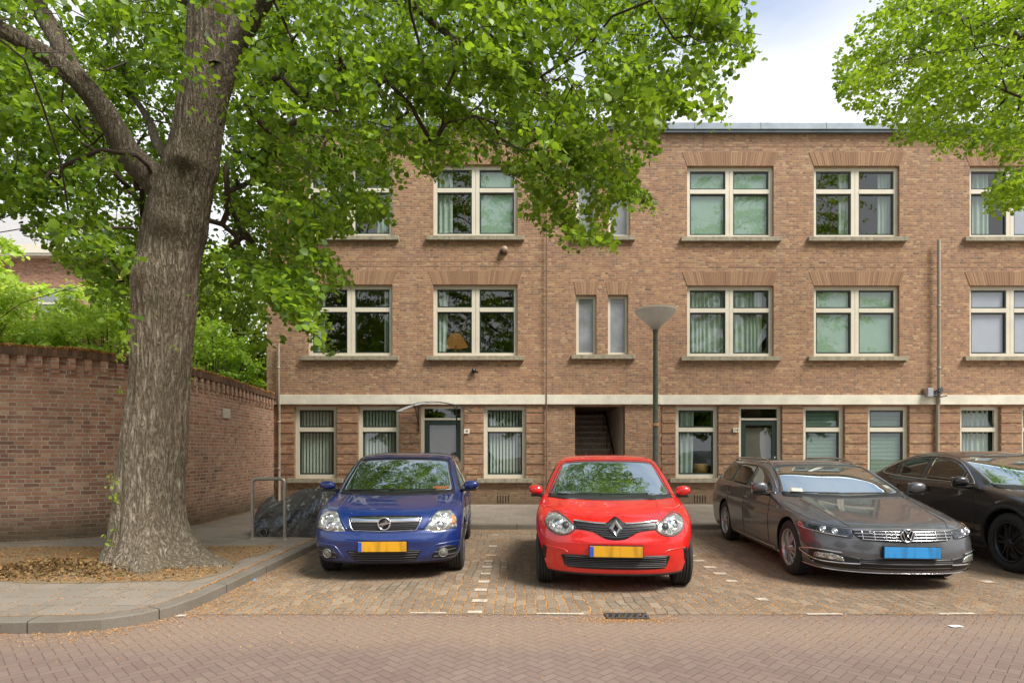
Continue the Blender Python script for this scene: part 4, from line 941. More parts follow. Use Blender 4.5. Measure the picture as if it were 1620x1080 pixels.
# suckers at the base and shoots on the trunk
pts = []
for (px, py, n_) in ((192, 560, 16), (205, 545, 14), (188, 620, 5), (178, 760, 14), (182, 790, 10), (176, 850, 9), (232, 885, 7), (275, 553, 6), (300, 600, 2)):
    for k in range(n_): pts.append(np.array(tp(px+rng.normal()*5, py+rng.normal()*8, 7.0+rng.normal()*.05)))
sp = leaf_object('trunk_shoots', np.array(pts), .042, m_leafS, T, .2); sp.location = -TL; sp['kind'] = 'stuff'
print('leaves', len(P1), len(P2), 'nodes', len(pos))
# ---------------- tree on the right, its trunk outside the picture
T2 = empty('lime_tree', (9.6, 7.2, .0)); tag(T2, 'bright green lime crown reaching into the picture from the upper right corner', 'tree')
POLY2 = [(1395, -900), (1395, 0), (1388, 18), (1352, 50), (1335, 75), (1312, 95), (1330, 108), (1320, 140), (1345, 150), (1372, 185), (1392, 190), (1402, 215), (1425, 232), (1455, 225), (1482, 240), (1500, 225), (1535, 245), (1560, 235), (1590, 262), (1580, 280), (1545, 288), (1520, 300), (1560, 310), (1590, 335), (1620, 330), (2400, 330), (2400, -900)]
b = MB(); bark_tube(b, [(9.6, 7.2, 0), (9.62, 7.2, .3), (9.6, 7.25, 2.5), (9.5, 7.3, 4.2), (9.45, 7.3, 6), (9.5, 7.4, 9)], [.5, .36, .32, .30, .24, .14], 60, 6, None, .02, 31)
lm2 = [([(9.5, 7.3, 4.3), (8.6, 7.6, 5.4), tp(1690, 0, 8.4)[:3], tp(1620, 20, 8.6), tp(1570, 48, 8.7), tp(1500, 75, 8.8), tp(1430, 95, 8.9)], [.16, .13, .10, .06, .045, .025, .012]),
       ([(9.5, 7.3, 5.3), (8.9, 8.2, 6.6), (7.5, 8.8, 7.6), (6.4, 9.2, 8.3)], [.13, .1, .06, .03]), ([tp(1690, 0, 8.4), tp(1680, 120, 9.2), tp(1650, 230, 9.6), tp(1600, 280, 9.8)], [.06, .045, .03, .015]),
       ([(9.45, 7.3, 5.6), (10.5, 6.2, 7), (11.5, 5.2, 8)], [.14, .1, .05]), ([(9.5, 7.3, 5), (10.2, 8.8, 6.5), (11.4, 10, 7.4)], [.13, .1, .05])]
for i, (p, r) in enumerate(lm2): bark_tube(b, p, r, 24, 5, None, .01, 50+i)
q = b.build('trunk', m_bark, T2); q.location = -T2.location
nodes = []; addchain([(9.6, 7.25, 2.5), (9.5, 7.3, 4.2), (9.45, 7.3, 6), (9.5, 7.4, 9)], 0)
for p, r in lm2: addchain(p[1:], nearest(p[0]))
def acc2(P):
    u, v = proj(P); w1 = np.array([mnoise.noise(Vector(p)*1.9) for p in P]); w2 = np.array([mnoise.noise(Vector(p)*1.9+Vector((40, 7, 3))) for p in P]); fr = (u > -20) & (u < 1640) & (v > -20) & (v < 1100) & (P[:, 1] > .2); return (inpoly(u+34*w1, v+34*w2, POLY2) | ~fr) & (P[:, 1] < 14.9)
cent = []
while len(cent) < 235:
    u = rng.uniform(1300, 1680); v = rng.uniform(-60, 340); Y = rng.uniform(7.6, 12.2); P = np.array([[wx(u, Y), Y, wz(v, Y)]]); 
    if acc2(P)[0]: cent.append(P[0])
nv2 = len(cent)
while len(cent) < 420:
    P = np.array([[rng.uniform(3.5, 15), rng.uniform(1.5, 13), rng.uniform(3.6, 12.5)]]); x, y, z = P[0]
    e = ((x-9.5)/5.6)**2+((y-7.3)/5.6)**2+((z-7.8)/4.8)**2; u, v = proj(P)
    if e > 1 or e < .2 or (-30 < u[0] < 1650 and v[0] > -30): continue
    cent.append(P[0])
r2 = np.array([9.4, 7.3, 6.0]); P1, tw = sprays(cent[:nv2], r2, 125, .85, .32, sag=.35); P2, tw2 = sprays(cent[nv2:], r2, 50, 1.0, .45)
tw = [t for t in tw if acc2(np.array(t)).all()]; P1 = P1[acc2(P1)]; P1 = P1[np.array([mnoise.noise(Vector(p)*1.6) for p in P1]) > -.34]; P2 = P2[acc2(P2)]
o = leaf_object('crown', P1, .062, m_leafR, T2); o.location = -T2.location; o = leaf_object('outer_crown', P2, .09, m_leafR, T2); o.location = -T2.location
pos, par, cn, base = grow(nodes, .1, [t[0] for t in tw]+[t[0] for t in tw2]); b = MB(); branch_mesh(b, pos, par, cn, base, .004, .035)
for t in tw: b.tube(t, [.005, .004, .002], 4, False)
o = b.build('branches', m_twig, T2); o.location = -T2.location
# ---------------- shrubs behind the garden wall
def shrub(x, y, z0, rx, ry, rz, n_, size, lab, mat, name='garden_shrub', cat='shrub', asp=.75, thresh=-.15):
    t = empty(name, (x, y, 0)); tag(t, lab, cat, ); nodes_ = []; 
    b = MB(); b.tube([(0, 0, 0), (.05, 0, z0*.5), (0, .05, z0)], [.08, .06, .05], 8); C_ = []
    while len(C_) < n_:
        q = rng.normal(size=3); q /= np.linalg.norm(q); rr = rng.uniform(.35, 1)**.6; q = q*rr*np.array([rx, ry, rz])*(1+.25*mnoise.noise(Vector(q*2.3)+Vector((x, y, 0)))); C_.append(q+[0, 0, z0+rz*.4])
    P, tw_ = sprays(C_, np.array([0, 0, z0]), 46, .5, .22, sag=.1)
    for q in C_[::5]: b.tube([(0, 0, z0*.8), tuple(q*.5+np.array([0, 0, z0*.4])), tuple(q)], [.03, .018, .006], 5, False)
    b.build('trunk', m_twig, t); leaf_object('crown', P, size, mat, t, .7, .1, asp); return t
shrub(-11.3, 11.9, 2.7, 2.3, 1.5, 1.75, 560, .10, 'broad light green laurel shrub rising over the garden wall at the left edge', m_leafS, asp=.5)
shrub(-8.6, 12.6, 2.6, 1.8, 1.4, 1.5, 420, .09, 'light green shrub above the garden wall left of the lime trunk', m_leafS, asp=.5)
shrub(-7.9, 15.6, 2.3, 1.5, 1.6, 1.9, 420, .08, 'bright green small leaved shrub between the lime trunk and the building corner', m_leafR)
shrub(-12.8, 19.5, 3.6, 3.2, 1.8, 2.6, 420, .12, 'tall hazy green shrub in front of the far brick house', m_leafS)
def bgtree(x, y, h, r, n_, lab, mat, size, trunk_r=.2):
    t = empty('garden_tree', (x, y, 0)); tag(t, lab, 'tree'); b = MB(); bark_tube(b, [(0, 0, 0), (.1, 0, h*.3), (0, .1, h*.55), (.1, 0, h*.85)], [trunk_r, trunk_r*.8, trunk_r*.6, trunk_r*.2], 20, 4, None, .01, x)
    C_ = []
    while len(C_) < n_:
        q = rng.normal(size=3); q /= np.linalg.norm(q); rr = rng.uniform(.3, 1)**.5; q = q*rr*np.array([r, r, h*.38])*(1+.3*mnoise.noise(Vector(q*2.0)+Vector((x, y, 0)))); C_.append(q+[0, 0, h*.62])
    P, tw_ = sprays(C_, np.array([0, 0, h*.5]), 45, 1.1, .5)
    for q in C_[::4]: b.tube([(0, 0, h*.45), tuple(q*.5+np.array([0, 0, h*.28])), tuple(q)], [.07, .035, .01], 5, False)
    b.build('trunk', m_bark, t); leaf_object('crown', P, size, mat, t, .5, .2, .9); return t
bgtree(-9.6, 19.5, 8.2, 2.6, 330, 'pale green garden tree behind the wall, seen under the lime crown', m_leafS, .13)
bgtree(-17.5, 16.5, 9.0, 3.6, 330, 'garden tree at the far left behind the laurel shrub', m_leafS, .16)
# trees across the street: they show as reflections in the windscreens and windows
t1 = bgtree(-8.5, -9.0, 9.5, 3.8, 420, 'lime tree across the street behind the viewer, mirrored in the left hand windows', m_leaf, .24, .3)
for (x, y, sc, lab) in ((1.5, -11.5, 1.0, 'lime tree across the street, mirrored in the middle windows'), (10.5, -9.5, .95, 'lime tree across the street, mirrored in the right hand windows'), (20, -12, 1.05, 'lime tree across the street, farthest right of the row')):
    q = copy_tree(t1); q.location = (x, y, 0); q.rotation_euler.z = x; q.scale = (sc,)*3; q['label'] = lab
for o in [o for o in S.objects if o.parent is None and o.name.startswith('garden_tree') and 'across' in o.get('label', '')]: o.name = 'street_tree'; o['group'] = 'lime trees across the street'
# ---------------- far brick house on the left
H = empty('brick_house', (-23, 27, 0)); tag(H, 'distant brick house with white gutter and dormer glimpsed under the leaves at the left edge', 'house')
m_brick2 = brick_mat('far_house_brick', GW, lin(170, 156, 138)); 
hz = lambda py, Y=27: wz(py, Y)
b = MB(); ops = []
for k in range(5):
    for z in (1.0, 4.1, 7.2): ops.append((-9+k*3.4, -7.2+k*3.4, z, z+1.7))
wall(b, -10, 5.0, 0, 10.2, 0, ops, .15); b.add([(5.0, 0, 0), (5.0, 9, 0), (5.0, 9, 10.2), (5.0, 0, 10.2)], [(0, 1, 2, 3)]); b.add([(-10, 9, 0), (-10, 0, 0), (-10, 0, 10.2), (-10, 9, 10.2)], [(0, 1, 2, 3)]); b.build('wall', m_brick2, H)
b = MB(); b.box(-10.3, 5.3, -.45, .1, 10.2, 10.5).box(-10.3, 5.3, -.5, -.42, 10.3, 10.7); b.build('gutter', m_plw, H)
b = MB(); b.add([(-10.3, -.4, 10.6), (5.3, -.4, 10.6), (5.0, 4.5, 14.0), (-10, 4.5, 14)], [(0, 1, 2, 3)]).add([(5.3, -.4, 10.6), (5.3, 9.2, 10.6), (5.0, 4.5, 14)], [(0, 1, 2)]).add([(5.3, 9.2, 10.6), (-10.3, 9.2, 10.6), (-10, 4.5, 14), (5, 4.5, 14)], [(0, 1, 2, 3)]); b.build('roof', simple('roof_tiles', (150, 148, 146), .8), H)
for o_ in ops:
    b = MB(); a, c, e, f = o_; b.box(a, a+.1, .05, .12, e, f).box(c-.1, c, .05, .12, e, f).box(a+.1, c-.1, .05, .12, f-.1, f).box(a+.1, c-.1, .05, .12, e, e+.1).box(a+.1, c-.1, .05, .12, e+.95, e+1.03); fr = b.build('window', m_plw, H)
    b = MB(); b.add([(a+.1, .1, e+.1), (c-.1, .1, e+.1), (c-.1, .1, f-.1), (a+.1, .1, f-.1)], [(0, 1, 2, 3)]); b.build('pane', m_obsc, fr)
# ================================================================== cars
class Car:
    """local frame: front bumper at y=0, rear at +y, +x = image right, z up"""
    def __init__(s, name, loc, rz, levels, wheels, wr, ww, mat, label, deform=None, barrel=.035, arch=None, nq=22):
        s.root = empty(name, loc, rz); tag(s.root, label, 'car', 'cars parked nose out in the bays'); s.mat = mat
        Lv = cr(levels, 8); s.len = max(l[2] for l in levels); ym = s.len/2
        rows = []
        for z, yf, yr, w, af, nf, ar, nr in Lv:
            w = max(w, .004); af = min(af, (yr-yf)*.48); ar = min(ar, (yr-yf)*.48); h = []
            for k in range(nq+1):
                a = (math.pi/2)*k/nq; h.append((w*math.sin(a)**(2/nf), yf+af*(1-math.cos(a)**(2/nf))))
            y1, y2 = yf+af, yr-ar
            for k in range(1, 40): h.append((w, y1+(y2-y1)*k/40))
            for k in range(0, 13): a = (math.pi/2)*k/12; h.append((w*math.cos(a)**(2/nr), y2+ar*(math.sin(a)**(2/nr))))
            full = h+[(-x, y) for x, y in reversed(h[1:-1])]; row = []
            for x, y in full:
                x *= 1-barrel*((y-ym)/ym)**2; p = (x, y, z)
                if deform: p = deform(*p)
                row.append(p)
            rows.append(row)
        b = MB(); b.grid(rows, True, None, True); n_ = len(rows[0])
        b.add(rows[0], [tuple(reversed(range(n_)))], True); b.add(rows[-1], [tuple(range(n_))], True)
        me = b.mesh(name+'_body', [mat, m_blackpl]); o = bpy.data.objects.new('body', me); S.collection.objects.link(o)
        bm = bmesh.new(); bm.from_mesh(me); bmesh.ops.remove_doubles(bm, verts=bm.verts, dist=1e-5); bmesh.ops.recalc_face_normals(bm, faces=bm.faces); bm.to_mesh(me)
        s.bvh = BVHTree.FromBMesh(bm); bm.free()
        # wheel housings
        cb = MB(); R_ = wr+(arch or .045)
        for wy in wheels:
            for sg in (-1, 1):
                a0, a1 = sorted((sg*(max(l[3] for l in levels)-.32), sg*1.4)); N = 48
                ring = [(math.cos(2*math.pi*k/N)*R_, math.sin(2*math.pi*k/N)*R_) for k in range(N)]
                vs = [(a0, wy+q[0], wr+q[1]) for q in ring]+[(a1, wy+q[0], wr+q[1]) for q in ring]
                cb.add(vs, [tuple(reversed(range(N))), tuple(range(N, 2*N))]+[(k, (k+1) % N, N+(k+1) % N, N+k) for k in range(N)])
        cm = cb.mesh('cut', m_blackpl); co = bpy.data.objects.new('cut', cm); S.collection.objects.link(co)
        bmx = bmesh.new(); bmx.from_mesh(cm); bmesh.ops.recalc_face_normals(bmx, faces=bmx.faces); bmx.to_mesh(cm); bmx.free()
        md = o.modifiers.new('b', 'BOOLEAN'); md.operation = 'DIFFERENCE'; md.object = co; md.solver = 'EXACT'; md.material_mode = 'TRANSFER'
        dg = bpy.context.evaluated_depsgraph_get(); me2 = bpy.data.meshes.new_from_object(o.evaluated_get(dg)); o.modifiers.clear(); o.data = me2; bpy.data.objects.remove(co)
        me2.set_sharp_from_angle(angle=R(40)); o.parent = s.root; s.body = o
        s.wheels = wheels; s.wr = wr; s.w = max(l[3] for l in levels); s.R = R_
    def hit(s, p, side):
        if side == 'F': o, d = Vector((p[0], -3, p[1])), Vector((0, 1, 0))
        elif side == 'L': o, d = Vector((-3, p[0], p[1])), Vector((1, 0, 0))
        elif side == 'R': o, d = Vector((3, p[0], p[1])), Vector((-1, 0, 0))
        elif side == 'T': o, d = Vector((p[0], p[1], 4)), Vector((0, 0, -1))
        h = s.bvh.ray_cast(o, d)
        if h[0] is None:
            q = {'F': Vector((p[0], .3, p[1])), 'L': Vector((-s.w, p[0], p[1])), 'R': Vector((s.w, p[0], p[1])), 'T': Vector((p[0], p[1], 1.3))}[side]
            h = s.bvh.find_nearest(q)
        n_ = h[1]
        if n_.dot(d) > 0: n_ = -n_
        return h[0], n_
    def patch(s, name, low, up, mat, side='F', off=.006, n=28, m=14, parent=None, smooth=True, depth=.02, dome=0):
        lo = resample(cr(low, 6) if smooth and len(low) > 2 else np.array(low, float), n); hi = resample(cr(up, 6) if smooth and len(up) > 2 else np.array(up, float), n)
        P = []
        for j in range(m+1):
            t = j/m; row = []
            for i in range(n+1):
                q = lo[i]*(1-t)+hi[i]*t; h, nn = s.hit(q, side); e = dome*math.sin(math.pi*t)*math.sin(math.pi*i/n) if dome else 0; row.append(h+nn*(off+e))
            P.append(row)
        # skirt
        def sk(q): h = s.bvh.find_nearest(q); return q-(q-h[0]).normalized()*(depth) if (q-h[0]).length > 1e-6 else q
        P = [[sk(q) for q in P[0]]]+P+[[sk(q) for q in P[-1]]]; P = [[sk(r[0])]+r+[sk(r[-1])] for r in P]
        b = MB(); b.grid(P if side != 'R' else [list(reversed(r)) for r in P], True); return b.build(name, mat, parent or s.root)
    def line(s, name, pts, mat, side='F', r=.004, off=.0, parent=None, smooth=True, b=None, n=None):
        q = cr(pts, 8) if smooth and len(pts) > 2 else np.array(pts, float); q = resample(q, n or max(10, int(len(q)*2.5)))
        W = []
        for p in q: h, nn = s.hit(p, side); W.append(h+nn*off)
        own = b is None; b = b or MB(); b.tube(W, r, 6)
        return b.build(name, mat, parent or s.root) if own else b
    def disc(s, name, x, z, r, mat, off=.01, parent=None, ring=None):
        h, nn = s.hit((x, z), 'F'); nn = (nn+Vector((0, -.6, 0))).normalized(); u = nn.cross(Vector((0, 0, 1))).normalized(); v = u.cross(nn); b = MB(); c = h+nn*off; N = 24
        vs = [c-nn*.02+(u*math.cos(a)+v*math.sin(a))*r for a in [2*math.pi*k/N for k in range(N)]]+[c+(u*math.cos(a)+v*math.sin(a))*r*.96 for a in [2*math.pi*k/N for k in range(N)]]+[c+nn*.006]
        b.add(vs, [(k, (k+1) % N, N+(k+1) % N, N+k) for k in range(N)]+[(N+k, N+(k+1) % N, 2*N) for k in range(N)], True)
        if ring: b.tube([c+(u*math.cos(a)+v*math.sin(a))*r for a in [2*math.pi*k/N for k in range(N+1)]], ring, 6, False)
        return b.build(name, mat, parent or s.root)
def resample(q, n):
    q = np.asarray(q, float); d = np.r_[0, np.cumsum(np.hypot(*np.diff(q, axis=0).T))]
    t = np.linspace(0, d[-1], n+1); return np.stack([np.interp(t, d, q[:, k]) for k in range(q.shape[1])], 1)
def mirx(pts): return [(-x, z) for x, z in reversed(pts)]
def add_wheels(c, width, rimmat, style, track=None, steer=0):
    wr = c.wr; tw_ = width/2; xo = (track or c.w-.03)
    rr = wr*.68 if style != 'cap' else wr*.66
    tp_ = MB(); prof = [(rr-.02, tw_*.6), (rr, tw_*.86), (rr+.012, tw_*.98), (rr+(wr-rr)*.45, tw_*1.06), (wr-.022, tw_*.96), (wr-.006, tw_*.80)]
    tread = []
    for g in (.62, .3, -.02, -.34, -.66): tread += [(wr, tw_*(g+.13)), (wr, tw_*(g-.10)), (wr-.008, tw_*(g-.11)), (wr-.008, tw_*(g-.19))]
    prof2 = prof+tread[:-2]+[(r, -h) for r, h in reversed(prof)]
    N = 64; tp_.lathe([(r, -h) for r, h in prof2], N, (0, 0, 0), 'x')
    rim = MB()
    rim.lathe([(rr-.02, -tw_*.60), (rr+.004, -tw_*.97), (rr-.008, -tw_*1.0), (rr-.022, -tw_*.84), (rr-.03, -tw_*.4), (rr-.03, tw_*.6)], 48, (0, 0, 0), 'x')
    xf = -tw_*.82
    def spoke(a, w0, w1, x_, tt=.02):
        r0, r1 = .03, rr-.018; vs = []
        for r_, w_, dx in ((r0, w0, -.018), (rr*.5, (w0+w1)/2, -.010), (r1, w1, .006)):
            for sx_, d_ in ((-1, 0), (1, 0), (1, tt), (-1, tt)):
                u, v = r_, sx_*w_*(1 if d_ == 0 else 1.25); vs.append((x_+dx+d_, u*math.cos(a)-v*math.sin(a), u*math.sin(a)+v*math.cos(a)))
        rim.add(vs, [(0, 1, 5, 4), (1, 2, 6, 5), (3, 0, 4, 7), (4, 5, 9, 8), (5, 6, 10, 9), (7, 4, 8, 11)])
    if style == 'ten':
        for k in range(5):
            a = 2*math.pi*k/5+.2
            for s_ in (-.2, .2): spoke(a+s_, .012, .019, xf)
    elif style == 'multi':
        for k in range(10): spoke(2*math.pi*k/10+(.10 if k % 2 else -.10), .011, .013, xf)
    else:
        for k in range(7): spoke(2*math.pi*k/7, .03, .036, xf)
    rim.lathe([(0, xf-.03), (.028, xf-.03), (.045, xf-.018), (.06, xf+.02)], 24, (0, 0, 0), 'x')
    for k in range(5): a = 2*math.pi*k/5+.5; rim.lathe([(0, xf-.016), (.007, xf-.014), (.008, xf+.01)], 8, (0, .045*math.cos(a)*1.3, .045*math.sin(a)*1.3), 'x')
    hub = MB(); hub.lathe([(0, -tw_*.15), (rr*.62, -tw_*.15), (rr*.62, tw_*.1), (0, tw_*.1)], 32, (0, 0, 0), 'x')
    hub.lathe([(rr-.03, -.02), (rr-.03, 0), (0.02, .02)], 32, (0, 0, 0), 'x')
    mt, mrm, mh = tp_.mesh('tyre', m_tyre), rim.mesh('rim', rimmat), hub.mesh('wheel', m_disc)
    for wy in c.wheels:
        for sg in (-1, 1):
            o = bpy.data.objects.new('wheel', mh); S.collection.objects.link(o); o.parent = c.root; o.location = (sg*(xo-tw_), wy, wr); o.rotation_euler = (random.uniform(0, 1), 0, (0 if sg < 0 else math.pi)+(steer if wy == c.wheels[0] else 0)); o.rotation_mode = 'ZYX' if False else 'XYZ'
            for nm, d in (('tyre', mt), ('rim', mrm)): q = bpy.data.objects.new(nm, d); S.collection.objects.link(q); q.parent = o
def mirror_wing(c, x, y, z, w, h, mat, sg):
    """door mirror: rounded housing on a foot"""
    b = MB(); P = []
    for j in range(11):
        t = j/10; a = math.pi*t; row = []
        for k in range(20):
            ph = 2*math.pi*k/20; cx_, sx_ = math.copysign(abs(math.cos(ph))**.75, math.cos(ph)), math.copysign(abs(math.sin(ph))**.75, math.sin(ph)); rr_ = math.sin(a)**.6
            row.append((x+sg*w*(.5-.5*math.cos(a)*1.0)*1.0, y+.085*cx_*rr_*(1 if cx_ < 0 else .5), z+h/2*sx_*rr_*(1.0-.12*t)+.012*t))
        P.append(row)
    b.grid(P, True, None, True); o = b.build('door_mirror', mat, c.root)
    b = MB(); b.bbox(min(x-sg*.04, x+sg*w*.85), max(x-sg*.04, x+sg*w*.85), y-.05, y+.045, z-h/2-.012, z-h/2+.02, .012); b.tube([(x-sg*.16, y+.05, z-h/2-.03), (x-sg*.04, y+.01, z-h/2-.01), (x+sg*w*.4, y, z-h/2+.01)], .022, 8); b.build('mirror_foot', m_blackpl, o)
    b = MB(); b.bbox(min(x+sg*.02, x+sg*w*.95), max(x+sg*.02, x+sg*w*.95), y+.035, y+.045, z-h*.38, z+h*.40, .004); b.build('mirror_glass', m_chrome, o); return o
def plate(c, x, z, y, mat, w=.54, h=.112, eu=True, tilt=0):
    M4 = Matrix.Translation((x, y, z)) @ Matrix.Rotation(tilt, 4, 'X'); b = MB(); b.bbox(-w/2-.008, w/2+.008, -.006, .03, -h/2-.008, h/2+.008, .004, M4); o = b.build('plate_holder', m_blackpl, c.root)
    b = MB(); b.bbox(-w/2, w/2, -.012, -.005, -h/2, h/2, .003, M4); q = b.build('number_plate', mat, o)
    if eu: b = MB(); b.bbox(-w/2+.001, -w/2+.042, -.014, -.006, -h/2+.003, h/2-.003, .002, M4); b.build('plate_band', m_eu, o)
def wipers(c, specs):
    for pts in specs:
        b = MB(); W = []
        for p in resample(np.array(pts), 12): h, nn = c.hit(p, 'F'); W.append(h+nn*.022)
        b.tube(W, .009, 6); b.build('wiper', m_blackpl, c.root)
m_tyre = simple('tyre_rubber', (40, 39, 38), .85, var=.25, scale=20, bump=.4); m_disc = simple('brake_disc', (92, 86, 80), .5, .6, var=.2)
m_grille = simple('grille_black', (17, 17, 18), .4); m_slat = simple('grey_grille_slat', (74, 74, 75), .45, .2); m_trim = simple('black_trim', (30, 30, 31), .6)
def mk_dark(s): return m_grille

# ---------------- red hatchback
AF, NF, AR, NR = .48, 2.3, .35, 2.6
lv = [(.175, .16, 3.42, .70, .40, 2.4, .4, 2.4), (.20, .06, 3.5, .79, .46, 2.4, .38, 2.4), (.28, .02, 3.56, .835, .5, 2.35, AR, NR), (.38, .0, 3.58, .85, .5, 2.3, AR, NR), (.50, .0, 3.6, .862, .5, 2.3, AR, NR), (.60, .02, 3.6, .872, .5, 2.3, AR, NR),
      (.70, .055, 3.58, .875, .52, 2.3, AR, NR), (.76, .10, 3.56, .87, .54, 2.3, AR, NR), (.81, .19, 3.54, .862, .56, 2.35, AR, NR), (.86, .38, 3.52, .85, .55, 2.5, AR, NR), (.905, .64, 3.5, .838, .5, 2.7, AR, NR), (.94, .86, 3.47, .82, .42, 3, AR, NR), (.965, .965, 3.45, .80, .36, 3.2, AR, NR),
      (1.06, 1.10, 3.4, .765, .32, 3.2, .3, 2.8), (1.18, 1.28, 3.34, .718, .30, 3.2, .3, 2.8), (1.29, 1.46, 3.26, .665, .29, 3.2, .3, 2.8), (1.355, 1.58, 3.18, .625, .3, 3, .3, 2.8), (1.395, 1.70, 3.08, .575, .4, 2.8, .4, 2.6), (1.42, 1.88, 2.92, .48, .45, 2.5, .5, 2.5), (1.432, 2.1, 2.7, .3, .3, 2.2, .4, 2.2), (1.435, 2.3, 2.5, .04, .1, 2, .1, 2)]
def dR(x, y, z):
    ax = abs(x)
    if y < 1.0 and z > .8: z += .018*math.exp(-((ax-.52)/.07)**2)*min(1, (z-.8)/.05)     # hood ridges
    if y < .7:
        if .48 < z < .60: y -= .015*math.exp(-((z-.54)/.03)**2)*(1-min(1, ax/.6))
        y += .03*math.exp(-((z-.33)/.055)**2)*max(0, 1-(ax/.62)**6)                            # lower mouth
    if 1.2 < y < 3.0 and .3 < z < .5: x *= 1-.02*math.exp(-((z-.40)/.05)**2)
    return (x, y, z)
car = Car('red_hatchback', (wx(974.5, 6.13), 6.13, .004), R(-5.4), lv, (.62, 3.04), .315, .19, m_red, 'bright red small hatchback parked between the blue car and the grey estate', dR); c = car
add_wheels(c, .19, m_alloy, 'cap', .845)
c.patch('windscreen', [(-.715, .975), (-.5, .955), (0, .948), (.5, .955), (.715, .975)], [(-.575, 1.30), (-.53, 1.335), (-.35, 1.352), (0, 1.358), (.35, 1.352), (.53, 1.335), (.575, 1.30)], m_screen, n=40, m=20, off=.004)
gz = c.line('windscreen_seal', [(-.735, .965), (-.70, 1.05), (-.64, 1.2), (-.59, 1.31), (-.54, 1.348), (-.35, 1.366), (0, 1.371), (.35, 1.366), (.54, 1.348), (.59, 1.31), (.64, 1.2), (.70, 1.05), (.735, .965)], m_trim, r=.008, n=60)
c.patch('cowl', [(-.74, .935), (0, .918), (.74, .935)], [(-.72, .972), (0, .950), (.72, .972)], m_trim, n=30, m=3, off=.007)
wipers(c, [[(-.62, .955), (-.1, .965)], [(-.12, .955), (.45, .965)]])
for sg in (-1, 1):
    f = (lambda p: p) if sg < 0 else mirx
    hl = c.patch('headlight', f([(-.735, .725), (-.69, .655), (-.60, .615), (-.51, .622), (-.435, .665)]), f([(-.735, .735), (-.70, .80), (-.63, .815), (-.53, .775), (-.435, .70)]), m_lens, dome=.012, off=.003)
    c.disc('lamp_reflector', sg*-.60, .715, .058, m_chrome, .016, hl, .006); c.disc('lamp_reflector', sg*-.515, .70, .036, m_slat, .018, hl, .004)
    c.line('headlight_rim', f([(-.74, .73), (-.695, .648), (-.60, .606), (-.50, .614), (-.425, .66), (-.425, .70), (-.53, .785), (-.63, .825), (-.705, .806), (-.74, .73)]), m_slat, r=.008, n=44, parent=hl)
    c.patch('bumper_slot', f([(-.775, .33), (-.735, .335)]), f([(-.765, .475), (-.72, .47)]), m_grille, off=.005, n=4, m=6)
    c.line('bumper_crease', f([(-.735, .475), (-.64, .47), (-.54, .455), (-.50, .43)]), m_red, r=.010, off=-.004)
g1 = c.patch('grille', [(-.43, .672), (-.25, .652), (-.17, .615), (-.10, .580), (0, .568), (.10, .580), (.17, .615), (.25, .652), (.43, .672)], [(-.43, .755), (-.2, .735), (-.09, .74), (0, .795), (.09, .74), (.2, .735), (.43, .755)], m_grille, n=48, m=10)
b = MB()
for k, hw in enumerate((.40, .34, .26, .2, .15)): z = .70-k*.024; c.line('', [(-hw, z+.008), (-hw*.4, z-.006), (0, z-.008), (hw*.4, z-.006), (hw, z+.008)], None, r=.004, off=.010, b=b)
b.build('grille_slats', m_slat, g1)
for sg in (-1, 1): c.line('chrome_strip', [(sg*.10, .728), (sg*.25, .735), (sg*.43, .752)], m_chrome, r=.011, off=.010, parent=g1)
h, nn = c.hit((0, .68), 'F'); y0 = h.y-.022; b = MB(); ow, oh, iw, ih = .070, .098, .026, .040
o4 = [(0, -oh), (ow, 0), (0, oh), (-ow, 0)]; i4 = [(0, -ih), (iw, 0), (0, ih), (-iw, 0)]; m4 = [(0, -(oh+ih)/2), ((ow+iw)/2, 0), (0, (oh+ih)/2), (-(ow+iw)/2, 0)]
vs = [(x, y0, .685+z) for x, z in o4]+[(x, y0-.018, .685+z) for x, z in m4]+[(x, y0, .685+z) for x, z in i4]+[(x, y0+.04, .685+z) for x, z in o4]
b.add(vs, [(k, (k+1) % 4, 4+(k+1) % 4, 4+k) for k in range(4)]+[(4+k, 4+(k+1) % 4, 8+(k+1) % 4, 8+k) for k in range(4)]+[(12+k, 12+(k+1) % 4, (k+1) % 4, k) for k in range(4)]); b.build('diamond_emblem', m_chrome, g1)
g2 = c.patch('lower_grille', [(-.55, .375), (-.53, .30), (-.46, .268), (0, .262), (.46, .268), (.53, .30), (.55, .375)], [(-.55, .38), (-.52, .405), (0, .405), (.52, .405), (.55, .38)], m_grille, n=40, m=8)
b = MB()
for k in range(6): z = .285+k*.0215; c.line('', [(-.52, z), (0, z), (.52, z)], None, r=.0048, off=.012, b=b)
b.build('grille_slats', m_slat, g2)
plate(c, .0, .455, -.022, m_plateY); c.line('hood_shut_line', [(-.80, .885), (-.745, .86), (-.65, .842), (-.45, .80), (-.2, .775), (0, .82), (.2, .775), (.45, .80), (.65, .842), (.745, .86), (.80, .885)], m_trim, r=.0026, n=60)
c.patch('lip_spoiler', [(-.70, .185), (0, .182), (.70, .185)], [(-.72, .215), (0, .212), (.72, .215)], m_trim, n=30, m=2)
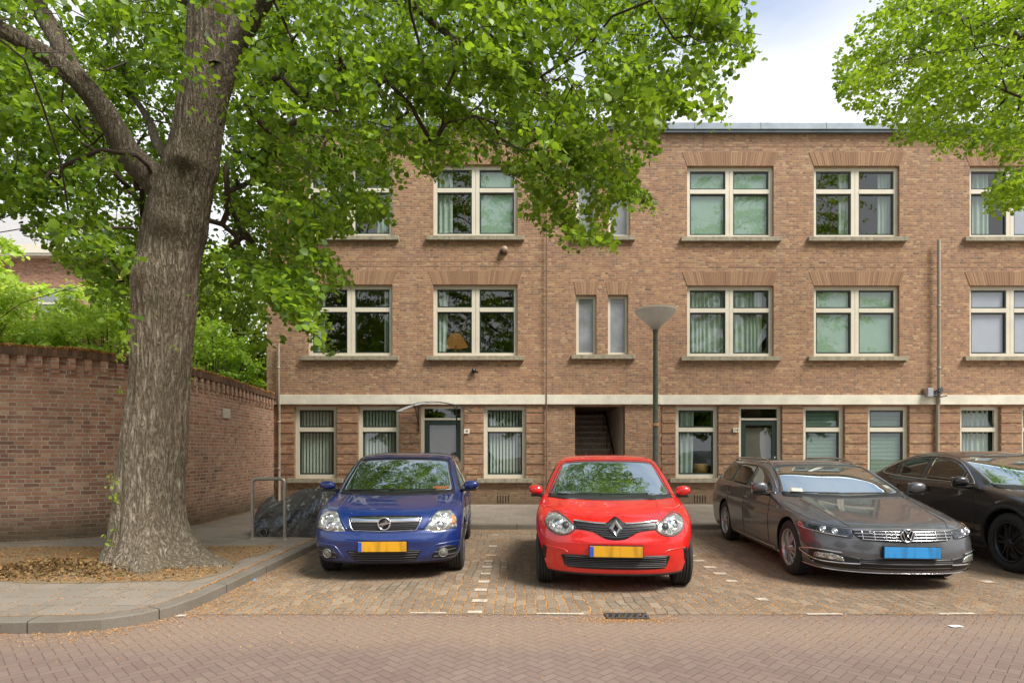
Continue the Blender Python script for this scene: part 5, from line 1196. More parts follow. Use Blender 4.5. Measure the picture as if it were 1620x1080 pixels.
for sg, sd_ in ((-1, 'L'), (1, 'R')):
    mirror_wing(c, sg*.815, 1.22, 1.0, .17, .125, m_red, sg)
    c.patch('side_window', [(1.30, 1.00), (1.8, .98), (2.3, .98)], [(1.55, 1.25), (1.8, 1.32), (2.3, 1.33)], m_sidegl, sd_, n=20, m=10); c.patch('side_window', [(2.38, .98), (2.8, 1.0), (3.0, 1.04)], [(2.38, 1.33), (2.75, 1.30), (3.0, 1.2)], m_sidegl, sd_, n=16, m=10)
    c.line('door_shut_line', [(1.12, .3), (1.10, .6), (1.15, .93)], m_trim, sd_, .0045); c.line('door_shut_line', [(2.32, .3), (2.34, .6), (2.34, .97)], m_trim, sd_, .0045); c.line('door_handle', [(2.08, .82), (2.25, .825)], m_red, sd_, .012, .012)
# ---------------- blue MPV
lv = [(.185, .18, 3.86, .72, .42, 2.6, .4, 2.5), (.21, .08, 3.94, .80, .42, 2.7, .4, 2.6), (.28, .02, 4.0, .85, .42, 2.7, .35, 2.7), (.38, .0, 4.03, .868, .42, 2.7, .35, 2.7), (.50, .0, 4.05, .878, .42, 2.7, .35, 2.7), (.60, .02, 4.05, .886, .43, 2.65, .35, 2.7),
      (.68, .05, 4.05, .888, .45, 2.6, .35, 2.7), (.745, .10, 4.05, .885, .48, 2.6, .35, 2.7), (.80, .20, 4.04, .88, .52, 2.6, .35, 2.7), (.85, .40, 4.03, .87, .5, 2.8, .35, 2.7), (.90, .66, 4.02, .858, .48, 3, .35, 2.7), (.94, .88, 4.01, .84, .42, 3.2, .35, 2.7), (.962, .975, 4.0, .82, .38, 3.4, .35, 2.8),
      (1.06, 1.11, 3.98, .785, .34, 3.4, .3, 3), (1.18, 1.29, 3.95, .745, .32, 3.4, .3, 3), (1.30, 1.49, 3.9, .70, .30, 3.4, .3, 3), (1.37, 1.62, 3.86, .665, .32, 3.2, .3, 3), (1.42, 1.76, 3.8, .615, .4, 3, .4, 2.8), (1.45, 1.98, 3.7, .52, .5, 2.6, .5, 2.6), (1.465, 2.3, 3.5, .34, .4, 2.3, .4, 2.3), (1.47, 2.6, 3.3, .04, .1, 2, .1, 2)]
def dB(x, y, z):
    ax = abs(x)
    if y < 1.05 and z > .76: z += .016*math.exp(-((ax-.56)/.05)**2)*min(1, (z-.76)/.06)
    if y < .8:
        y += .022*math.exp(-((z-.585)/.012)**2)*(1 if ax < .80 else .3)*.6   # crease between bumper and lamps
        y -= .02*math.exp(-((z-.47)/.05)**2)*max(0, 1-(ax/.7)**4)
    return (x, y, z)
c = Car('blue_mpv', (wx(607.5, 6.72), 6.72, .004), R(2.6), lv, (.78, 3.38), .31, .2, m_blue, 'dark blue compact MPV with chrome grille bar, parked beside the side kerb', dB)
add_wheels(c, .195, m_alloy, 'cap', .868)
c.patch('windscreen', [(-.715, .985), (-.5, .96), (0, .952), (.5, .96), (.715, .985)], [(-.615, 1.325), (-.57, 1.352), (-.35, 1.37), (0, 1.376), (.35, 1.37), (.57, 1.352), (.615, 1.325)], m_screen, n=40, m=20, off=.004)
c.line('windscreen_seal', [(-.735, .975), (-.705, 1.08), (-.66, 1.22), (-.63, 1.33), (-.58, 1.365), (-.35, 1.384), (0, 1.39), (.35, 1.384), (.58, 1.365), (.63, 1.33), (.66, 1.22), (.705, 1.08), (.735, .975)], m_trim, r=.008, n=60)
c.patch('cowl', [(-.74, .94), (0, .925), (.74, .94)], [(-.72, .98), (0, .955), (.72, .98)], m_trim, n=30, m=3, off=.007)
wipers(c, [[(-.62, .965), (-.05, .975)], [(-.1, .965), (.5, .972)]])
for sg in (-1, 1):
    f = (lambda p: p) if sg < 0 else mirx
    hl = c.patch('headlight', f([(-.81, .60), (-.7, .578), (-.55, .572), (-.445, .578)]), f([(-.80, .70), (-.735, .78), (-.64, .785), (-.565, .765), (-.50, .66), (-.45, .585)]), m_lens, dome=.01, off=.003, smooth=True)
    c.disc('lamp_reflector', sg*-.62, .635, .050, m_chrome, .014, hl, .005); c.disc('lamp_reflector', sg*-.655, .73, .036, m_chrome, .014, hl, .004)
    c.patch('indicator', f([(-.785, .64), (-.735, .635)]), f([(-.775, .72), (-.735, .73)]), m_amber if sg > 0 else m_lens, off=.016, n=4, m=4, parent=hl)
    rc = c.patch('fog_recess', f([(-.81, .375), (-.79, .28), (-.66, .255), (-.535, .27)]), f([(-.81, .385), (-.70, .40), (-.60, .375), (-.535, .30)]), m_blackpl, n=16, m=8)
    b = MB(); c.line('', f([(-.79, .355), (-.56, .335)]), None, r=.006, off=.010, b=b); c.line('', f([(-.79, .30), (-.55, .285)]), None, r=.006, off=.010, b=b); b.build('recess_slats', m_slat, rc)
    c.disc('fog_lamp', sg*-.655, .325, .050, simple('dull_fog_lens', (120, 118, 112), .3), .016, rc, .006)
    c.line('bumper_crease', f([(-.84, .43), (-.76, .435), (-.66, .425), (-.57, .41), (-.50, .33), (-.44, .24)]), m_blue, r=.012, off=-.003)
    c.line('hood_crease', f([(-.60, .86), (-.565, .80), (-.50, .70), (-.43, .60)]), m_blue, r=.010, off=-.003)
g1 = c.patch('grille', [(-.40, .70), (-.36, .62), (-.30, .597), (0, .588), (.30, .597), (.36, .62), (.40, .70)], [(-.41, .715), (-.38, .738), (0, .745), (.38, .738), (.41, .715)], m_grille, n=44, m=8)
c.patch('chrome_bar', [(-.385, .675), (0, .670), (.385, .675)], [(-.395, .722), (0, .730), (.395, .722)], m_chrome, n=36, m=5, off=.016, parent=g1, dome=.008)
c.line('chrome_frame', [(-.41, .72), (-.37, .61), (-.30, .588), (0, .578), (.30, .588), (.37, .61), (.41, .72)], m_chrome, r=.006, off=.006, parent=g1)
b = MB()
for z in (.612, .630, .648): c.line('', [(-.35, z), (0, z-.006), (.35, z)], None, r=.003, off=.010, b=b)
b.build('grille_slats', m_slat, g1)
def em_ring(c, z, r, x=0, yo=.035): h, nn = c.hit((x, z), 'F'); return Vector((x, h.y-yo, z))
e = em_ring(c, .665, .075); b = MB(); N = 32; b.tube([e+Vector((math.cos(a)*.068, 0, math.sin(a)*.068)) for a in [2*math.pi*k/N for k in range(N+1)]], .010, 8, False)
b.add([e+Vector(p) for p in ((-.085, -.004, -.010), (.012, -.004, .020), (-.004, -.004, .0), (.085, -.004, .012), (-.012, -.004, -.020), (.004, -.004, 0))], [(0, 5, 1), (0, 4, 5), (5, 2, 1), (3, 2, 4), (3, 1, 2), (2, 5, 4)])
b.build('lightning_ring_emblem', m_chrome, g1); b = MB(); b.lathe([(0, -.004), (.06, -.004), (.06, .03)], 24, tuple(e+Vector((0, .004, 0))), 'y'); b.build('emblem_disc', m_grille, g1)
g2 = c.patch('lower_grille', [(-.42, .355), (-.36, .28), (-.30, .238), (0, .230), (.30, .238), (.36, .28), (.42, .355)], [(-.43, .362), (0, .372), (.43, .362)], m_grille, n=40, m=8)
b = MB()
for k in range(4): z = .262+k*.027; hw = .33+k*.022; c.line('', [(-hw, z), (0, z-.006), (hw, z)], None, r=.0065, off=.012, b=b)
b.build('grille_slats', m_slat, g2)
plate(c, -.01, .415, -.045, m_plateY); c.patch('underside_lip', [(-.72, .19), (0, .186), (.72, .19)], [(-.76, .228), (0, .212), (.76, .228)], m_trim, n=30, m=3)
c.line('hood_shut_line', [(-.83, .86), (-.72, .80), (-.62, .795), (-.56, .75), (-.43, .60), (-.3, .57), (0, .562), (.3, .57), (.43, .60), (.56, .75), (.62, .795), (.72, .80), (.83, .86)], m_trim, r=.0028, n=70)
for sg, sd_ in ((-1, 'L'), (1, 'R')):
    mirror_wing(c, sg*.85, 1.22, 1.03, .20, .12, m_blue, sg)
    c.patch('side_window', [(1.20, 1.0), (1.55, .985), (2.25, .975)], [(1.50, 1.20), (1.78, 1.34), (2.25, 1.375)], m_sidegl, sd_, n=20, m=12); c.patch('side_window', [(2.36, .975), (2.9, .985), (3.25, 1.0)], [(2.36, 1.375), (2.9, 1.365), (3.2, 1.34)], m_sidegl, sd_, n=18, m=12); c.patch('side_window', [(3.33, 1.01), (3.7, 1.05)], [(3.30, 1.33), (3.6, 1.28)], m_sidegl, sd_, n=10, m=10)
    for y in (1.18, 2.31, 3.22): c.line('door_shut_line', [(y, .28), (y, .62), (y+.02, .97)], m_trim, sd_, .0045)
    c.line('door_handle', [(2.05, .83), (2.22, .835)], m_blue, sd_, .013, .014); c.line('door_handle', [(2.98, .84), (3.14, .845)], m_blue, sd_, .013, .014); c.line('rubbing_strip', [(1.22, .55), (2.2, .56), (3.1, .57)], m_blue, sd_, .016, .004)
    c.line('roof_rail_seam', [(1.66, 1.36), (2.2, 1.405), (2.9, 1.41), (3.6, 1.38)], m_trim, sd_, .006)
b = MB(); 
for k in range(8): h, nn = c.hit((.47+k*.024, 1.00+.006*math.sin(k*2.1)), 'F'); b.tube([h+nn*.008+Vector((-.012, 0, -.006)), h+nn*.012+Vector((0, 0, .02)), h+nn*.008+Vector((.012, 0, -.004))], .006, 5)
b.build('orange_dashboard_garland', simple('orange_felt', (226, 130, 60), .8), c.root)
b = MB(); h, nn = c.hit((0, .955), 'F'); b.lathe([(0, 0), (.032, 0), (.035, .04), (.012, .05), (.018, .09), (0, .11)], 16, tuple(h+nn*.012+Vector((-.02, -.0, .02)))); 
# ---------------- grey estate
lv = [(.165, .15, 4.6, .78, .5, 2.5, .4, 2.5), (.19, .05, 4.68, .86, .55, 2.5, .4, 2.6), (.27, .01, 4.74, .895, .56, 2.5, .35, 2.7), (.36, .0, 4.76, .905, .56, 2.45, .35, 2.7), (.46, .01, 4.77, .915, .56, 2.45, .35, 2.7), (.56, .035, 4.77, .92, .58, 2.4, .35, 2.7),
      (.625, .065, 4.77, .922, .60, 2.4, .35, 2.7), (.67, .11, 4.77, .92, .66, 2.4, .35, 2.7), (.71, .22, 4.77, .915, .72, 2.5, .35, 2.7), (.765, .50, 4.76, .905, .7, 2.7, .35, 2.7), (.82, .80, 4.75, .895, .62, 2.9, .35, 2.8), (.87, 1.08, 4.74, .885, .52, 3.1, .35, 2.8), (.91, 1.30, 4.72, .872, .45, 3.2, .3, 2.8), (.93, 1.38, 4.71, .862, .42, 3.2, .3, 2.8),
      (1.0, 1.54, 4.66, .82, .36, 3.2, .3, 3), (1.10, 1.76, 4.56, .76, .33, 3.2, .3, 3), (1.20, 2.0, 4.46, .705, .32, 3.2, .3, 3), (1.27, 2.2, 4.38, .665, .34, 3, .3, 3), (1.315, 2.38, 4.32, .62, .42, 2.8, .3, 2.8), (1.345, 2.62, 4.26, .53, .5, 2.5, .4, 2.6), (1.36, 2.95, 4.1, .34, .4, 2.3, .4, 2.3), (1.365, 3.3, 3.8, .04, .1, 2, .1, 2)]
def dG(x, y, z):
    ax = abs(x)
    if y < 1.3 and z > .66: z += .014*math.exp(-((ax-.60)/.05)**2)*min(1, (z-.66)/.05)
    if .7 < y < 4.6 and ax > .6: x *= 1+.010*math.exp(-((z-.76)/.018)**2)-.008*math.exp(-((z-.70)/.04)**2)
    if y < .9: y += .018*math.exp(-((z-.50)/.02)**2)*max(0, 1-(ax/.9)**6)*0
    return (x, y, z)
c = Car('grey_estate', (wx(1437, 6.25), 6.25, .004), R(-4.4), lv, (.89, 3.68), .325, .2, m_grey, 'dark grey estate car with chrome grille bars and a blue number plate', dG)
add_wheels(c, .205, m_alloy, 'ten', .90)
c.patch('windscreen', [(-.74, .955), (-.5, .925), (0, .912), (.5, .925), (.74, .955)], [(-.60, 1.235), (-.55, 1.258), (-.35, 1.272), (0, 1.278), (.35, 1.272), (.55, 1.258), (.60, 1.235)], m_screen, n=44, m=22, off=.004)
c.line('windscreen_seal', [(-.76, .945), (-.70, 1.04), (-.64, 1.16), (-.61, 1.24), (-.56, 1.268), (-.35, 1.284), (0, 1.29), (.35, 1.284), (.56, 1.268), (.61, 1.24), (.64, 1.16), (.70, 1.04), (.76, .945)], m_trim, r=.008, n=60)
c.patch('cowl', [(-.76, .905), (0, .888), (.76, .905)], [(-.745, .95), (0, .915), (.745, .95)], m_trim, n=30, m=3, off=.006)
wipers(c, [[(-.1, .925), (.55, .935)], [(-.66, .935), (-.08, .93)]])
b = MB(); h, nn = c.hit((-.56, .965), 'F')
c.patch('parking_note', [(-.64, .955), (-.50, .945)], [(-.62, 1.0), (-.48, .99)], m_plw, off=.008, n=4, m=3)
for sg in (-1, 1):
    f = (lambda p: p) if sg < 0 else mirx
    hl = c.patch('headlight', f([(-.905, .64), (-.86, .60), (-.72, .568), (-.56, .548), (-.515, .555)]), f([(-.90, .665), (-.86, .69), (-.75, .668), (-.6, .648), (-.50, .64)]), m_lensd, dome=.008, off=.003, n=34)
    c.line('light_strip', f([(-.895, .64), (-.86, .61), (-.72, .583), (-.56, .563)]), m_chrome, r=.006, off=.014, parent=hl); c.disc('lamp_reflector', sg*-.75, .625, .028, m_chrome, .014, hl, .006); c.disc('lamp_reflector', sg*-.66, .612, .026, m_chrome, .014, hl, .006)
    c.patch('side_marker', f([(-.895, .643), (-.875, .628)]), f([(-.895, .655), (-.875, .672)]), m_redlens if sg < 0 else m_amber, off=.015, n=3, m=3, parent=hl)
    rc = c.patch('bumper_intake', f([(-.86, .37), (-.84, .27), (-.70, .235), (-.46, .228)]), f([(-.86, .385), (-.8, .40), (-.62, .375), (-.46, .345)]), m_blackpl, n=20, m=8)
    c.patch('fog_lamp', f([(-.83, .325), (-.70, .315), (-.60, .305)]), f([(-.82, .375), (-.70, .378), (-.61, .345)]), m_lens, off=.014, n=12, m=5, parent=rc)
    c.line('chrome_blade', f([(-.46, .29), (-.65, .288), (-.80, .295), (-.875, .34), (-.88, .395), (-.80, .412), (-.62, .395)]), m_chrome, r=.009, off=.012, parent=rc)
g1 = c.patch('grille', [(-.50, .60), (-.45, .548), (-.36, .532), (0, .522), (.36, .532), (.45, .548), (.50, .60)], [(-.51, .632), (-.3, .645), (0, .652), (.3, .645), (.51, .632)], m_grille, n=44, m=8)
b = MB()
for k, hw in enumerate((.43, .47, .49, .50)): z = .541+k*.029; c.line('', [(-hw, z+.004), (0, z-.004), (hw, z+.004)], None, r=.0055, off=.011, b=b)
for x in (-.42, -.31, -.2, -.1, .1, .2, .31, .42): c.line('', [(x, .542), (x, .630)], None, r=.004, off=.010, b=b, smooth=False)
b.build('chrome_grille_bars', m_chrome, g1)
e = em_ring(c, .595, .07); b = MB(); b.tube([e+Vector((math.cos(a)*.066, 0, math.sin(a)*.066)) for a in [2*math.pi*k/N for k in range(N+1)]], .007, 8, False)
for pts in ([(-.030, .052), (0, .008), (.030, .052)], [(-.052, .034), (-.026, -.046), (0, .004), (.026, -.046), (.052, .034)]):
    b.tube([e+Vector((x, -.006, z)) for x, z in pts], .0065, 6)
b.build('letter_roundel_emblem', m_chrome, g1); b = MB(); b.lathe([(0, -.002), (.064, -.002), (.064, .03)], 24, tuple(e+Vector((0, .004, 0))), 'y'); b.build('emblem_disc', m_grille, g1)
c.line('badge_script', [(-.36, .605), (-.33, .603)], m_chrome, r=.010, off=.016, parent=g1)
g2 = c.patch('lower_grille', [(-.46, .235), (0, .228), (.46, .235)], [(-.47, .345), (0, .35), (.47, .345)], m_grille, n=36, m=6)
b = MB(); c.line('', [(-.47, .30), (0, .295), (.47, .30)], None, r=.010, off=.010, b=b)
for z in (.258, .32): c.line('', [(-.47, z), (0, z-.004), (.47, z)], None, r=.004, off=.010, b=b)
b.build('grille_slats', m_slat, g2)
c.line('chrome_lip', [(-.90, .245), (-.84, .215), (-.6, .200), (0, .195), (.6, .200), (.84, .215), (.90, .245)], m_chrome, r=.007, off=.006, n=60)
plate(c, .02, .425, -.03, m_plateB, .56, .115, False)
c.line('hood_shut_line', [(-.86, .80), (-.82, .74), (-.74, .69), (-.55, .66), (0, .668), (.55, .66), (.74, .69), (.82, .74), (.86, .80)], m_trim, r=.0028, n=70)
for x, q in ((-.56, -.50), (.56, .50)): c.line('hood_crease', [(x*1.15, .88), (x*1.05, .80), (x, .72), (q, .67)], m_grey, r=.012, off=-.005)
for sg, sd_ in ((-1, 'L'), (1, 'R')):
    mirror_wing(c, sg*.90, 1.62, 1.0, .20, .16, m_grey, sg)
    sw = c.patch('side_window', [(1.62, .952), (2.0, .958), (2.58, .965)], [(1.70, .99), (2.0, 1.12), (2.32, 1.22), (2.58, 1.252)], m_sidegl, sd_, n=24, m=12); c.patch('side_window', [(2.66, .966), (3.1, .975), (3.48, .985)], [(2.66, 1.258), (3.1, 1.272), (3.50, 1.262)], m_sidegl, sd_, n=20, m=12)
    c.patch('side_window', [(3.57, .988), (3.95, 1.0), (4.22, 1.03)], [(3.57, 1.258), (3.85, 1.235), (4.12, 1.17), (4.24, 1.06)], m_sidegl, sd_, n=20, m=12)
    c.line('chrome_window_trim', [(1.58, .94), (2.4, .95), (3.4, .968), (4.0, .985), (4.27, 1.03), (4.16, 1.175), (3.86, 1.25), (3.4, 1.282), (2.66, 1.272), (2.3, 1.238), (1.98, 1.135), (1.64, .985)], m_chrome, sd_, .009, .004, n=90)
    for y, a in ((1.55, .0), (2.62, 0), (3.52, -.1)): c.line('door_shut_line', [(y, .27), (y+a*.3, .62), (y+a*.1, .94)], m_trim, sd_, .0045)
    for y in (2.38, 3.30): c.line('door_handle', [(y, .805), (y+.19, .81)], m_grey, sd_, .013, .016)
    c.line('chrome_sill_strip', [(1.35, .245), (2.3, .24), (3.22, .245)], m_chrome, sd_, .008, .004); c.line('shoulder_crease', [(1.3, .735), (2.4, .755), (3.6, .77), (4.4, .78)], m_grey, sd_, .010, -.005)
    b = MB(); rl = []
    for t in np.linspace(0, 1, 24):
        y = 2.35+1.85*t; h, nn = c.hit((sg*.57, y), 'T'); rl.append(Vector((h.x, y, h.z+.035*min(1, 8*t, 8*(1-t)))))
    b.tube(rl, .013, 8); b.build('roof_rail', m_chrome, c.root)
# ---------------- black SUV
lv = [(.20, .16, 4.4, .82, .45, 2.5, .4, 2.5), (.24, .05, 4.5, .88, .5, 2.5, .4, 2.6), (.36, .0, 4.56, .92, .5, 2.5, .35, 2.7), (.5, .0, 4.6, .94, .5, 2.5, .35, 2.7), (.64, .02, 4.62, .945, .5, 2.5, .35, 2.7), (.78, .08, 4.62, .945, .52, 2.5, .35, 2.7), (.86, .20, 4.60, .94, .58, 2.5, .35, 2.7), (.92, .48, 4.58, .93, .6, 2.7, .35, 2.7), (.975, .85, 4.55, .92, .55, 2.9, .35, 2.7), (1.01, 1.12, 4.5, .905, .46, 3.1, .35, 2.7), (1.035, 1.24, 4.42, .89, .42, 3.2, .35, 2.7),
      (1.12, 1.42, 4.22, .83, .36, 3.2, .35, 3), (1.22, 1.65, 4.0, .78, .34, 3.2, .35, 3), (1.32, 1.90, 3.74, .725, .33, 3.2, .35, 3), (1.39, 2.10, 3.52, .68, .34, 3, .35, 3), (1.435, 2.28, 3.36, .63, .42, 2.8, .4, 2.8), (1.465, 2.5, 3.22, .54, .5, 2.5, .4, 2.6), (1.482, 2.65, 3.1, .34, .3, 2.3, .3, 2.3), (1.487, 2.8, 2.95, .04, .05, 2, .05, 2)]
def dK(x, y, z):
    ax = abs(x)
    if ax > .6:
        for wy in (.92, 3.60): x *= 1+.022*math.exp(-((y-wy)/.42)**2)*math.exp(-((z-.62)/.22)**2)
        x *= 1-.02*math.exp(-((z-.46)/.07)**2)*math.exp(-((y-2.25)/.8)**2)
    if y < 1.1 and z > .9: z += .016*math.exp(-((ax-.5)/.06)**2)*min(1, (z-.9)/.04)
    return (x, y, z)
c = Car('black_suv', (6.95, 6.35, .004), R(-2.6), lv, (.92, 3.58), .365, .23, m_black, 'glossy black SUV coupe with dark spoked wheels, cut off by the right edge', dK, arch=.05)
add_wheels(c, .225, m_darkalloy, 'multi', .925)
c.patch('windscreen', [(-.77, 1.06), (-.5, 1.035), (0, 1.025), (.5, 1.035), (.77, 1.06)], [(-.655, 1.36), (-.6, 1.385), (-.35, 1.40), (0, 1.405), (.35, 1.40), (.6, 1.385), (.655, 1.36)], m_screen, n=40, m=20, off=.004)
c.patch('cowl', [(-.79, 1.01), (0, .995), (.79, 1.01)], [(-.775, 1.055), (0, 1.027), (.775, 1.055)], m_trim, n=30, m=3, off=.006)
for sg in (-1, 1):
    f = (lambda p: p) if sg < 0 else mirx
    hl = c.patch('headlight', f([(-.93, .72), (-.8, .68), (-.6, .66), (-.5, .665)]), f([(-.92, .77), (-.8, .78), (-.6, .75), (-.5, .72)]), m_lensd, dome=.008, off=.003); c.line('light_strip', f([(-.92, .715), (-.8, .675), (-.6, .655)]), m_chrome, r=.006, off=.014, parent=hl); c.disc('lamp_reflector', sg*-.7, .715, .03, m_chrome, .014, hl, .005)
g1 = c.patch('grille', [(-.42, .30), (-.36, .27), (.36, .27), (.42, .30)], [(-.33, .78), (-.28, .80), (.28, .80), (.33, .78)], m_grille, n=30, m=16)
b = MB()
for k in range(10): z = .32+k*.047; hw = .41-.008*k; c.line('', [(-hw, z), (0, z), (hw, z)], None, r=.006, off=.01, b=b)
b.build('grille_slats', m_slat, g1); plate(c, 0, .48, -.03, m_plateY)
for sg, sd_ in ((-1, 'L'), (1, 'R')):
    mirror_wing(c, sg*.93, 1.62, 1.075, .19, .145, m_black, sg)
    c.patch('side_window', [(1.60, 1.055), (1.78, 1.058)], [(1.72, 1.13), (1.80, 1.185)], m_sidegl, sd_, n=6, m=6)
    c.patch('side_window', [(1.86, 1.06), (2.2, 1.068), (2.62, 1.078)], [(1.86, 1.21), (2.1, 1.315), (2.36, 1.375), (2.62, 1.392)], m_sidegl, sd_, n=22, m=12); c.patch('side_window', [(2.70, 1.08), (3.1, 1.092), (3.30, 1.10)], [(2.70, 1.394), (3.0, 1.38), (3.36, 1.30)], m_sidegl, sd_, n=16, m=12)
    c.patch('side_window', [(3.38, 1.105), (3.66, 1.13)], [(3.42, 1.275), (3.72, 1.15)], m_sidegl, sd_, n=10, m=6)
    c.line('chrome_window_trim', [(1.56, 1.045), (2.2, 1.055), (3.0, 1.075), (3.6, 1.105), (3.80, 1.14), (3.62, 1.235), (3.3, 1.345), (2.9, 1.402), (2.5, 1.405), (2.2, 1.365), (1.9, 1.25), (1.62, 1.09), (1.56, 1.045)], m_chrome, sd_, .009, .004, n=90)
    for y in (1.5, 2.66, 3.42): c.line('door_shut_line', [(y, .36), (y, .72), (y+.03, 1.04)], m_trim, sd_, .0045)
    for y in (2.42, 3.18): c.line('door_handle', [(y, .93), (y+.19, .935)], m_black, sd_, .014, .018)
    for wy in c.wheels: c.line('wheel_arch_cladding', [(wy+math.cos(a)*(c.R+.022), c.wr+math.sin(a)*(c.R+.022)) for a in np.linspace(-.35, math.pi+.35, 20)], m_trim, sd_, .026, -.008, n=44)
    c.patch('sill_cladding', [(1.38, .27), (3.12, .27)], [(1.38, .37), (3.12, .36)], m_trim, sd_, n=20, m=4)

# ================================================================== street objects
Lp = empty('street_lamp', (wx(1037, 11.75), 11.75, .1)); tag(Lp, 'green grey street lamp post with wide conical bowl lantern behind the red car', 'street lamp')
b = MB(); b.lathe([(0, 0), (.085, 0), (.085, 1.1), (.07, 1.16), (.056, 1.2), (.045, 3.72), (.055, 3.74), (.055, 3.80)], 24); b.build('post', m_pole, Lp)
b = MB(); b.lathe([(.071, 1.88), (.0715, 1.885), (.0715, 1.93), (.071, 1.935)], 24); q = b.build('number_band', m_amber, Lp)
n = NT('frosted_lamp_bowl'); P = n.tc('Object'); s_ = n.sep(P); an = n.m('ARCTAN2', s_[1], s_[0]); rib = n.m('SINE', n.m('MULTIPLY', an, 60.0)); m_bowl = None
pb_ = n.pbr(n.mix(n.rng(n.noise(P, 6, 4), .35, .7), lin(150, 144, 136), lin(112, 104, 96)), .3, 0, .6, n.bump(rib, .004, .8), coat=.4); tb_ = n.new('ShaderNodeBsdfTranslucent'); tb_.inputs[0].default_value = lin(205, 200, 192); xb_ = n.new('ShaderNodeMixShader'); xb_.inputs[0].default_value = .42; n.put(xb_.inputs[1], pb_); n.put(xb_.inputs[2], tb_.outputs[0]); m_bowl = n.done(xb_.outputs[0])
b = MB(); b.lathe([(.055, 3.78), (.085, 3.80), (.10, 3.84), (.20, 3.93), (.33, 4.05), (.385, 4.12), (.395, 4.15)], 48); b.build('lamp_bowl', m_bowl, Lp)
m_cap = simple('lichen_lamp_cap', (140, 128, 106), .8, var=.35, scale=9, bump=.6)
b = MB(); b.lathe([(.395, 4.15), (.412, 4.155), (.41, 4.175), (.30, 4.21), (.12, 4.235), (0, 4.24)], 48); nn_c = NT('weathered_translucent_cap'); pc_ = nn_c.pbr(nn_c.ramp(nn_c.noise(nn_c.tc('Object'), 9, 5, .7), [(.35, lin(112, 98, 78)), (.65, lin(168, 158, 138))]), .8); tt_ = nn_c.new('ShaderNodeBsdfTranslucent'); tt_.inputs[0].default_value = lin(235, 230, 220); xx_ = nn_c.new('ShaderNodeMixShader'); xx_.inputs[0].default_value = .6; nn_c.put(xx_.inputs[1], pc_); nn_c.put(xx_.inputs[2], tt_.outputs[0]); b.build('lamp_cap', nn_c.done(xx_.outputs[0]), Lp)
k_ = empty('bicycle_stand', (wx(425, 9.4), 9.4, .1)); tag(k_, 'brushed steel hoop bicycle stand on the pavement between lime trunk and blue car', 'bicycle stand')
b = MB(); hw = .255; hh = .95; r_ = .07; pts = [(-hw, 0, 0), (-hw, 0, hh-r_)]+[(-hw+r_-r_*math.cos(a), 0, hh-r_+r_*math.sin(a)) for a in np.linspace(.2, math.pi/2, 6)]+[(hw-r_+r_*math.sin(a), 0, hh-r_+r_*math.cos(a)) for a in np.linspace(0, math.pi/2-.2, 6)]+[(hw, 0, hh-r_), (hw, 0, 0)]
b.tube(pts, .027, 16); b.build('hoop', m_steel, k_)
for s_ in (-hw, hw): b = MB(); b.lathe([(0, .012), (.03, .012), (.06, .006), (.06, 0)], 20, (s_, 0, .002)); b.build('foot_plate', m_steel, k_)
# covered scooter
sc = empty('covered_scooter', (-3.72, 9.95, .1)); tag(sc, 'scooter under a dark grey plastic cover printed with pale bicycles beside the blue car', 'scooter')
prof = [(-.66, .04, .10), (-.63, .22, .22), (-.58, .42, .27), (-.45, .50, .30), (-.25, .51, .32), (-.1, .55, .33), (.1, .64, .34), (.3, .74, .37), (.48, .84, .42), (.58, .90, .40), (.68, .88, .34), (.78, .72, .30), (.86, .40, .25), (.90, .05, .2)]
Pq = resample(cr(prof, 6), 90); P = []
def fold(x, y, z):
    f1 = math.sin(9*(z*1.1-x*.75)+2.2*fn((x, y, z), 2.5, 4)); f2 = fn((x*2.2-z*2.0, y, z), 3.4, 9)
    x0_ = 1; an_ = math.atan2(z-1.0, x-.62); f3 = math.sin(an_*15+3*fn((x, y, z), 2.0, 1)); f4 = math.sin(an_*7+1.5*fn((x, y, z), 1.2, 6)); return .05*(1-abs(f1))**3+.07*fn((x*1.5-z, y, z), 1.8, 9)+(.11*(1-abs(f3))**2.2+.09*(1-abs(f4))**2)*min(1, max(0, math.hypot(x-.62, z-1.0)-.12)/.4)
for x, h, w_ in Pq:
    row = []
    for k in range(61):
        a = math.pi*k/60; y = -w_*math.copysign(abs(math.cos(a))**.75, math.cos(a))*(1-.55*math.sin(a)**1.3); z = h*math.sin(a)**.62
        fo = fold(x, y*2, z)*(min(1, math.sin(a)*3)*.8+.2); row.append((x+.3*fo, y*(1+fo*2.2), max(.006, z+fo*.9*(math.sin(a))-.015)))
    P.append(row)
n = NT('dark_grey_cover_plastic'); Pn = n.tc('Object'); fz = n.noise(Pn, 5, 5, .6, 1.5); m_cover = n.done(n.pbr(n.mix(fz, lin(40, 39, 38), lin(84, 82, 78)), .30, 0, .5, n.bump(n.noise(Pn, 5, 3, .5, 2.5), .04, .8)))
b = MB(); b.grid(P); cover = b.build('cover', m_cover, sc)
bm = bmesh.new(); bm.from_mesh(cover.data); bvc = BVHTree.FromBMesh(bm); bm.free()
m_print = simple('pale_blue_print', (120, 132, 150), .6)
def print_line(b, pts):
    W = []
    for x, z in pts:
        h = bvc.ray_cast(Vector((x, -2, z)), Vector((0, 1, 0)))
        if h[0] is not None: W.append(h[0]+Vector((0, -.003, 0)))
    if len(W) > 2: b.tube(W, .004, 4, False)
pb = MB()
